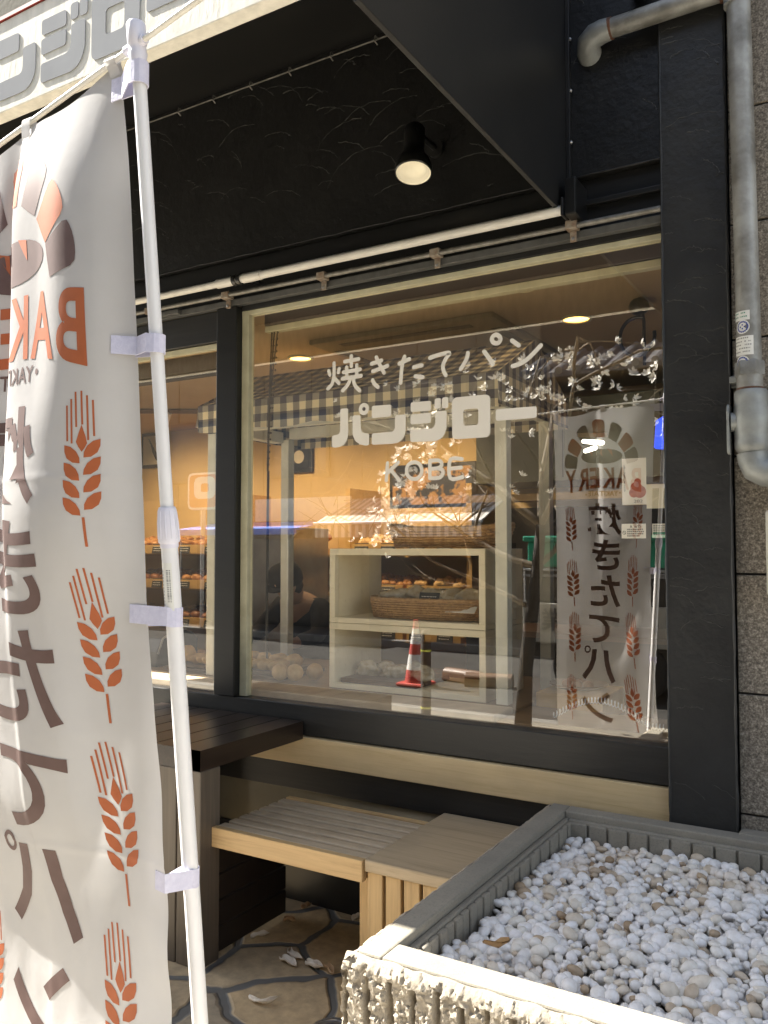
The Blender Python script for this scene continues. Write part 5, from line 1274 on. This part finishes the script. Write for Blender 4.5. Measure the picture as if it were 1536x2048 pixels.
gs = paper('handling_sticker', -.703, -.655, 1.538, 1.587, 'small white and green sticker beside the black pillar on the window', M_sticker, 2.965, 'sticker')
k = MB()
for q in range(5):
    for s in range(5): k.box(-.698 + s * .008, -.698 + s * .008 + .0055, 2.9642, 2.9648, 1.578 - q * .0075, 1.5815 - q * .0075)
k.build('sticker_lettering', MATS['ink_faint'], gs); MB().box(-.700, -.658, 2.9641, 2.9647, 1.552, 1.557).build('green_band', M_green, gs)
# spiral cable on the sill
spc = thing('spiral_cable', 'white spiral cable lying on the sill behind the glass', 'cable', (-.9, 3.1, .85))
pts = []
for i in range(420):
    t = i / 420; x = -1.12 + .42 * t; z = .862 + .075 * math.sin(math.pi * min(1, t * 1.15)); a = t * 2 * math.pi * 34
    pts.append((x, 3.12 + .011 * math.cos(a), z + .011 * math.sin(a)))
MB().tube(pts, .0022, 5).build('cable', M_white, spc, smooth='all')
# hanging iron hook lamp by the right edge
ih = thing('iron_bracket', 'black curled iron bracket hanging by the right edge of the window', 'bracket', (-.9, 3.6, 2.4))
pts = [(-.93 + .075 * math.cos(a) , 3.7, 2.43 + .085 * math.sin(a)) for a in [R(70 + i * 12) for i in range(26)]]
MB().tube(pts, .008, 8).tube([(-.92, 3.7, 2.6), (-.90, 3.7, 2.50), (-.90, 3.7, 2.3)], .007, 8).ico((-.92, 3.7, 2.56), (.045, .045, .04), 2).build('iron_curl', M_lampblack, ih, smooth=True)
bll = thing('blue_lantern', 'small glowing blue lantern behind the right edge of the window', 'lantern', (-.85, 3.9, 1.98))
MB().lathe([(.055, 1.955), (.06, 1.96), (.05, 2.08), (.02, 2.10), (0, 2.10)], 20, M=Matrix.Translation((-.85, 3.9, 0))).build('lantern_shade', emat('blue_glow', (.03, .09, .9), .35), bll, smooth=True)
MB().tube([(-.85, 3.9, 1.955), (-.85, 3.9, .85)], .012, 8).build('stand', M_post, bll)
ft = thing('tube_light', 'pair of bright fluorescent tubes over the work table', 'tube light', (-1.6, 4.9, 2.3))
for dx in (0, .10):
    MB().tube([(-1.585 + dx * .1, 5.0, 2.155 - dx * .6), (-1.325 - dx * .4, 4.5, 2.075 - dx * .25)], .013, 10).build('tube', emat('tube_glow', (1, .97, .85), 1.6), ft)
MB().prism([(4.48, 2.10), (5.02, 2.185), (5.02, 2.21), (4.48, 2.125)], lambda a, b: (-1.33 - (a - 4.5) * .52 - .03, a, b), lambda a, b: (-1.33 - (a - 4.5) * .52 + .03, a, b)).build('fitting', M_post, ft)
# person bending behind the counter
pe = None
def person():
    me = bpy.data.meshes.new('person'); 
    J = [((-3.25, 4.45, .86), .13), ((-3.22, 4.40, 1.02), .14), ((-3.19, 4.32, 1.13), .15), ((-3.17, 4.22, 1.20), .075), ((-3.17, 4.13, 1.265), .085), ((-3.17, 4.11, 1.325), .085),
         ((-3.33, 4.28, 1.14), .06), ((-3.42, 4.16, .98), .045), ((-3.38, 3.98, .95), .034), ((-3.36, 3.92, .95), .03),
         ((-3.03, 4.28, 1.14), .06), ((-2.95, 4.16, .98), .045), ((-3.0, 3.98, .95), .034), ((-3.02, 3.92, .95), .03),
         ((-3.34, 4.47, .80), .09), ((-3.36, 4.42, .46), .065), ((-3.36, 4.48, .09), .045), ((-3.36, 4.38, .06), .04),
         ((-3.15, 4.47, .80), .09), ((-3.13, 4.42, .46), .065), ((-3.13, 4.48, .09), .045), ((-3.13, 4.38, .06), .04)]
    E_ = [(0, 1), (1, 2), (2, 3), (3, 4), (4, 5), (2, 6), (6, 7), (7, 8), (8, 9), (2, 10), (10, 11), (11, 12), (12, 13), (0, 14), (14, 15), (15, 16), (16, 17), (0, 18), (18, 19), (19, 20), (20, 21)]
    base = Vector((-3.25, 4.4, 0))
    me.from_pydata([Vector(p) - base for p, r in J], E_, [])
    o = bpy.data.objects.new('person', me); COL.objects.link(o); o.location = base
    md = o.modifiers.new('skin', 'SKIN'); sv = me.skin_vertices[0].data
    for i, (p, r) in enumerate(J): sv[i].radius = (r, r); sv[i].use_root = (i == 0)
    md.use_smooth_shade = True
    s2 = o.modifiers.new('sub', 'SUBSURF'); s2.levels = 2; s2.render_levels = 2
    me.materials.append(M_skin)
    BASES[o.name] = base
    tag(o, 'person in a black cap and black clothes bending over the counter', 'person')
    # clothing follows the body
    mc = bpy.data.meshes.new('clothing'); idx = [0, 1, 2, 6, 7, 8, 10, 11, 12, 14, 15, 16, 18, 19, 20]; mp_ = {a: i for i, a in enumerate(idx)}
    mc.from_pydata([Vector(J[i][0]) - base for i in idx], [(mp_[a], mp_[b]) for a, b in E_ if a in mp_ and b in mp_], [])
    c = bpy.data.objects.new('clothing', mc); COL.objects.link(c); c.parent = o
    c.modifiers.new('skin', 'SKIN').use_smooth_shade = True
    for i, a in enumerate(idx): r = J[a][1] + .012; mc.skin_vertices[0].data[i].radius = (r, r); mc.skin_vertices[0].data[i].use_root = (a == 0)
    s2 = c.modifiers.new('sub', 'SUBSURF'); s2.levels = 2; s2.render_levels = 2
    mc.materials.append(M_darkcloth)
    A = Matrix.Translation((-3.17, 4.11, 1.315)) @ Matrix.Rotation(R(25), 4, 'X')
    cp_ = MB().lathe([(.107, -.02), (.108, .02), (.10, .06), (.08, .085), (.04, .10), (0, .104)], 26, M=A)
    cp_.prism([(.09 * math.cos(t), -.06 - .09 * math.sin(t)) for t in [math.pi * i / 12 for i in range(13)]], lambda a, b: A @ Vector((a, b, -.018)), lambda a, b: A @ Vector((a, b, -.008)))
    cp_.build('cap', M_darkcloth, o, smooth=True)
    MB().ico((-3.17, 4.15, 1.28), (.094, .07, .085), 2).build('hair', M_hair, o, smooth='all')
    MB().ico((-3.17, 4.022, 1.285), (.012, .018, .016), 2).build('nose', M_skin, o, smooth='all')
    for sx in (-1, 1): MB().ico((-3.17 + sx * .03, 4.035, 1.305), (.012, .006, .007), 1).build('eye', M_hair, o, smooth='all')
    return o
pe = person()

# ------------------------------------------------------------------ across the street (seen mirrored in the window)
# traffic cone
tc_ = thing('traffic_cone', 'red and white traffic cone standing on the road', 'traffic cone', (-4.84, -2.87, -.11))
MB().box(-5.02, -4.66, -3.05, -2.69, -.108, -.065).build('base', M_red, tc_, bevel=.02)
CT = Matrix.Translation((-4.84, -2.87, 0))
rz_ = lambda z: .135 - (.135 - .028) * (z + .065) / .70
mbz = MB(); bands = [(-.065, .08, 0), (.08, .26, 1), (.26, .38, 0), (.38, .56, 1), (.56, .635, 0)]
for a, b, m_ in bands: mbz.lathe([(rz_(a), a), (rz_(b), b)], 26, m_, CT)
mbz.lathe([(.03, .635), (.03, .66), (.018, .665), (0, .665)], 20, 0, CT)
mbz.build('cone_body', [M_red, M_conewhite], tc_, smooth=True)
bo = thing('bollard', 'slim dark brown bollard with yellow reflector rings at the kerb', 'bollard', (-3.53, -.67, 0))
MB().lathe([(.05, 0), (.045, .01), (.045, .76), (.03, .785), (0, .79)], 22, M=Matrix.Translation((-3.53, -.67, 0))).build('post', M_darkpost, bo, smooth=True)
MB().lathe([(.0465, .60), (.0465, .615)], 22, M=Matrix.Translation((-3.53, -.67, 0))).lathe([(.0465, .10), (.0465, .12)], 22, M=Matrix.Translation((-3.53, -.67, 0))).build('reflector_ring', M_yellow, bo, smooth=True)
for i, (x, y, rz, lab) in enumerate(((-4.45, -3.35, 15, 'brown timber block lying on the road before the truck'), (-4.05, -3.2, -12, 'brown timber block by the truck wheel, nearer the cone shadow'))):
    A = Matrix.Translation((x, y, 0)) @ Matrix.Rotation(R(rz), 4, 'Z')
    b_ = MB().prism(rpoly([(-.09, -.106), (.09, -.106), (.07, .02), (.0, .06), (-.07, .02)], .03), lambda a, b: A @ Vector((-.28, a, b)), lambda a, b: A @ Vector((.28, a, b))).build('timber_block', M_brownwood, None, bevel=.006)
    tag(b_, lab, 'block')

# light truck with crates
tk_ = thing('parked_truck', 'parked light truck with a grey side board and chrome rails', 'truck', (-2, -3.8, -.11))
MB().box(-3.5, 1.6, -4.7, -3.06, .30, .44).build('chassis', M_truckdark, tk_, bevel=.02)
MB().box(-3.55, -.3, -3.05, -3.0, .47, .90).build('side_board', M_truckgrey, tk_, bevel=.01)
MB().box(-3.55, -.3, -4.75, -4.70, .47, .90).box(-3.55, -3.50, -4.70, -3.05, .47, .90).build('side_board', M_truckgrey, tk_, bevel=.01)
MB().box(-3.5, -.3, -4.70, -3.05, .441, .50).build('bed', M_truckdark, tk_)
MB().box(-3.45, -.4, -4.6, -3.12, .50, 1.20).build('cargo_cover', M_truckdark, tk_, bevel=.03)
rl_ = MB()
for z in (1.205, 1.27): rl_.tube([(-3.55, -3.03, z), (-.35, -3.03, z)], .014, 8)
for x in (-3.53, -2.6, -1.6, -.5): rl_.tube([(x, -3.03, .9), (x, -3.03, 1.28)], .014, 8)
rl_.build('rail', M_steel, tk_, smooth=True)
k = MB(); text_on(k, '業', -3.33, -3.06, .60, .85, -2.996, offset=.02, flip=True); text_on(k, '営', -2.95, -2.68, .60, .85, -2.996, offset=.02, flip=True); k.build('board_lettering', M_ink, tk_)
MB().prism(rpoly([(-.25, .42), (1.6, .42), (1.6, 1.1), (1.25, 1.9), (-.1, 1.95), (-.25, 1.8)], .12), lambda a, b: (a, -4.7, b), lambda a, b: (a, -3.02, b)).build('cab', M_truckgrey, tk_, bevel=.03)
MB().prism(rpoly([(.25, 1.15), (1.3, 1.15), (1.1, 1.75), (.25, 1.78)], .06), lambda a, b: (a, -3.016, b), lambda a, b: (a, -3.01, b)).build('cab_window', M_khaki, tk_)
for x in (-2.9, -2.3, .9):
    w_ = MB().tube([(x, -3.25, .22), (x, -3.03, .22)], .32, 28).build('wheel', M_tyre, tk_, bevel=.03)
    MB().tube([(x, -3.028, .22), (x, -3.015, .22)], .17, 24).build('rim', M_steel, w_)
gc = thing('green_crate', 'bright green lidded crate stacked on the truck cargo', 'crate', (-2.7, -3.4, 1.28))
MB().box(-3.52, -1.85, -3.9, -3.08, 1.30, 1.58).build('crate_body', M_green, gc, bevel=.02); MB().box(-3.56, -1.81, -3.94, -3.04, 1.582, 1.645).build('lid', M_green, gc, bevel=.015)

# magnolia by the kerb
mg = thing('magnolia_tree', 'bare magnolia tree covered in white star shaped blossom at the kerb', 'tree', (-2.62, -.75, 0))
rm_ = random.Random(21)
tr_ = MB(); br = MB(); TIPS = []
trunk = [(-2.66, -.75, -.02), (-2.63, -.75, .5), (-2.56, -.73, 1.0), (-2.50, -.70, 1.35), (-2.46, -.68, 1.7)]
tr_.tube(trunk, [.075, .06, .054, .048, .04], 14)
tr_.build('trunk', M_bark, mg, smooth='all')
def grow(p, d, L, r, depth):
    p = Vector(p); d = Vector(d).normalized(); pts = [p]; n = 5
    for i in range(n):
        d = (d + Vector((rm_.uniform(-.22, .22), rm_.uniform(-.16, .16), rm_.uniform(-.10, .16)))).normalized()
        if p.y > -.15 and d.y > 0: d.y *= -.5
        if p.z > 2.95 and d.z > 0: d.z *= .1
        p = p + d * L / n; pts.append(p)
    br.tube(pts, [r * (1 - .55 * i / n) for i in range(n + 1)], 7 if r > .01 else 5, caps=False)
    if depth == 0: TIPS.append((pts[-1], d)); TIPS.append((pts[3], d)); return
    for k in range(3 if depth > 1 else rm_.choice((3, 4))):
        i = rm_.choice((2, 3, 4, 5)); q = pts[i]
        dd = (d + Vector((rm_.uniform(-.95, .95), rm_.uniform(-.7, .7), rm_.uniform(-.55, .75)))).normalized()
        grow(q, dd, L * rm_.uniform(.5, .75), r * .5, depth - 1)
for s0, d0, L0, r0 in ((trunk[3], (-.95, -.1, .25), 1.1, .03), (trunk[4], (-.85, .05, .85), 1.1, .032), (trunk[4], (-.1, -.3, 1), .9, .03), (trunk[4], (.8, .1, .95), 1.2, .03), (trunk[3], (.85, -.2, .75), 1.0, .026), (trunk[2], (-.9, .15, .45), 1.0, .024), (trunk[4], (-.7, -.1, .6), 1.5, .028)):
    grow(s0, d0, L0, r0, 2)
br.build('branches', M_twig, mg, smooth='all')
fb = MB()
def blossom(p, d, s):
    d = Vector(d).normalized(); q = d.to_track_quat('Z', 'Y').to_matrix(); n = rm_.choice((6, 7, 8))
    for k in range(n):
        a = 2 * math.pi * k / n + rm_.uniform(-.2, .2); op = rm_.uniform(.7, 1.35); L = s * rm_.uniform(.8, 1.15); W = L * .24
        u = Vector((math.cos(a), math.sin(a), 0)); v = Vector((-math.sin(a), math.cos(a), 0)); zz_ = Vector((0, 0, 1))
        def pt_(t, sd):
            rad = L * math.sin(op) * t; hh = L * math.cos(op) * t + .25 * L * t * t * (1 if op > 1 else -.3)
            return p + q @ (u * rad + zz_ * hh + v * sd * W * math.sin(math.pi * (.12 + .8 * t)))
        fb.add([pt_(0, 0), pt_(.35, -1), pt_(.35, 1), pt_(.72, -1), pt_(.72, 1), pt_(1, 0)], [(0, 1, 2), (1, 3, 4, 2), (3, 5, 4)])
sel = [t for t in TIPS if t[0].z > 1.45]
for p, d in sel:
    if rm_.random() < .8: blossom(p, d + Vector((0, 0, .5)), rm_.uniform(.04, .062))
for k in range(115):   # dense hanging spray on the far side
    t = rm_.random(); p = Vector((-3.25 - .75 * (1 - t) + rm_.gauss(0, .12), -.55 + rm_.gauss(0, .13), 1.55 + 1.15 * t + rm_.gauss(0, .08))); blossom(p, Vector((rm_.uniform(-1, 1), rm_.uniform(-.3, 1), rm_.uniform(-.3, 1))), rm_.uniform(.038, .06))
for k in range(80):
    x = rm_.uniform(-2.7, -1.15); p = Vector((x, -.5 + rm_.gauss(0, .2), 2.68 + rm_.gauss(0, .2) - .1 * (x + 2))); blossom(p, Vector((rm_.uniform(-1, 1), rm_.uniform(-.2, 1), rm_.uniform(-.2, 1))), rm_.uniform(.038, .06))
    if k % 2 == 0: br2 = None
fb.build('blossom', M_flower, mg)
tg = MB()
for k in range(150):
    x = rm_.uniform(-4.8, -1.1); p = Vector((x, rm_.uniform(-.9, -.35), rm_.uniform(1.7, 2.8))); d = Vector((rm_.uniform(-1, 1), rm_.uniform(-.2, .2), rm_.uniform(-.5, .8))).normalized()
    tg.tube([p - d * .2, p + Vector((rm_.gauss(0, .02), 0, rm_.gauss(0, .03))), p + d * .22], [.004, .003, .0015], 5, caps=False)
tg.build('twigs', M_twig, mg, smooth='all')

# beige shop building opposite with striped awning
ob_ = thing('beige_building', 'beige building with vertical siding across the street', 'building', (-10, -7.5, 0))
sd_ = MB().box(-18, -4.9, -11, -7.4, -.1, 8.5)
for i in range(11): sd_.box(-17.9 + i * 1.18, -17.9 + i * 1.18 + 1.16, -7.4, -7.385, .5, 8.4)
sd_.build('wall', M_beigewall, ob_)
for x in (-15.5, -12.7, -9.9, -7.2):
    f_ = MB().box(x - .7, x + .7, -7.38, -7.34, 2.9, 4.2).build('window', M_frameblk, ob_); MB().box(x - .64, x + .64, -7.339, -7.33, 2.96, 4.14).build('pane', M_khaki, f_)
    f_ = MB().box(x - .7, x + .7, -7.38, -7.34, 5.6, 6.9).build('window', M_frameblk, ob_); MB().box(x - .64, x + .64, -7.339, -7.33, 5.66, 6.84).build('pane', M_khaki, f_)
MB().box(-8.3, -5.4, -7.384, -7.36, 0, 1.6).build('shop_front', M_khaki, ob_)
MB().box(-12.6, -9.0, -7.384, -7.36, 0, 1.7).build('shop_front', M_khaki, ob_)
k = MB().box(-11.0, -8.7, -7.38, -7.33, 2.05, 2.5).build('sign_board', M_creampaper, ob_)
sa = thing('striped_awning', 'white and grey striped awning over the opposite shop', 'awning', (-7, -6.7, 1.9))
MB().prism([(-7.38, 2.42), (-6.2, 1.93), (-6.2, 1.955), (-7.38, 2.445)], lambda a, b: (-8.7, a, b), lambda a, b: (-5.5, a, b)).build('canopy_cloth', M_awnstripe, sa)
MB().prism([(-6.2, 1.70), (-6.19, 1.70), (-6.19, 1.92), (-6.2, 1.92)], lambda a, b: (-8.7, a, b), lambda a, b: (-5.5, a, b)).build('valance', M_awnstripe, sa)
MB().tube([(-8.72, -6.19, 1.945), (-5.48, -6.19, 1.945)], .03, 10).build('front_bar', M_white, sa, smooth=True)
for x in (-8.5, -5.7): MB().tube([(x, -7.37, 1.75), (x, -6.22, 1.92)], .015, 8).build('arm', M_steel, sa)
ba = thing('blue_awning', 'flat bright blue awning farther along the opposite side', 'awning', (-10.2, -6.4, 1.85))
MB().prism([(-7.38, 2.0), (-6.05, 1.83), (-6.05, 1.87), (-7.38, 2.04)], lambda a, b: (-12.0, a, b), lambda a, b: (-9.0, a, b)).build('canopy_cloth', M_blue, ba)
MB().prism([(-6.05, 1.76), (-6.04, 1.76), (-6.04, 1.83), (-6.05, 1.83)], lambda a, b: (-12.0, a, b), lambda a, b: (-9.0, a, b)).build('valance', M_blue, ba)
for x in (-11.8, -9.2): MB().tube([(x, -6.08, -.004), (x, -6.08, 1.83)], .02, 8).build('post', M_steel, ba)
og = thing('orange_sign', 'rounded orange sign with a pale ring emblem on the opposite side', 'sign', (-11.2, -6, 2.5))
MB().prism(rpoly([(-11.55, 2.25), (-10.75, 2.25), (-10.75, 2.95), (-11.55, 2.95)], .12), lambda a, b: (a, -6.1, b), lambda a, b: (a, -5.98, b)).build('sign_box', M_conewhite, og)
MB().prism(rpoly([(-11.50, 2.29), (-10.80, 2.29), (-10.80, 2.91), (-11.50, 2.91)], .1), lambda a, b: (a, -5.979, b), lambda a, b: (a, -5.972, b)).build('sign_face', M_signorange, og)
o_ = rpoly([(-11.38, 2.45), (-10.84, 2.45), (-10.84, 2.87), (-11.38, 2.87)], .15, 6); i_ = rpoly([(-11.2, 2.58), (-11.0, 2.58), (-11.0, 2.74), (-11.2, 2.74)], .05, 6); n = len(o_)
MB().add([(a, -5.968, b) for a, b in o_] + [(a, -5.968, b) for a, b in i_], [(j, (j + 1) % n, n + (j + 1) % n, n + j) for j in range(n)]).build('ring_emblem', M_conewhite, og)
MB().tube([(-11.2, -6.04, -.004), (-11.2, -6.04, 2.25)], .05, 10).build('pole', M_steel, og)
th = thing('tiled_house', 'dark timber house with a tiled eave across the street', 'house', (-1, -7.5, 0))
MB().box(-4.85, 9, -11, -7.2, -.1, 9.5).build('wall', M_darkwall, th)
rf = MB()
rf.prism([(-7.19, 4.55), (-6.0, 4.05), (-6.0, 4.12), (-7.19, 4.66)], lambda a, b: (-4.8, a, b), lambda a, b: (9, a, b))
for i in range(48):
    x = -4.7 + i * .28
    rf.tube([(x, -7.18, 4.66), (x, -5.97, 4.13)], .06, 8)
rf.build('roof', M_tile, th, smooth=True)
MB().box(-4.6, 3, -7.19, -7.17, 2.4, 3.7).build('lattice', M_brownwood, th)
MB().box(-4.4, 4, -7.19, -7.16, .1, 2.2).build('shop_front', M_khaki, th)
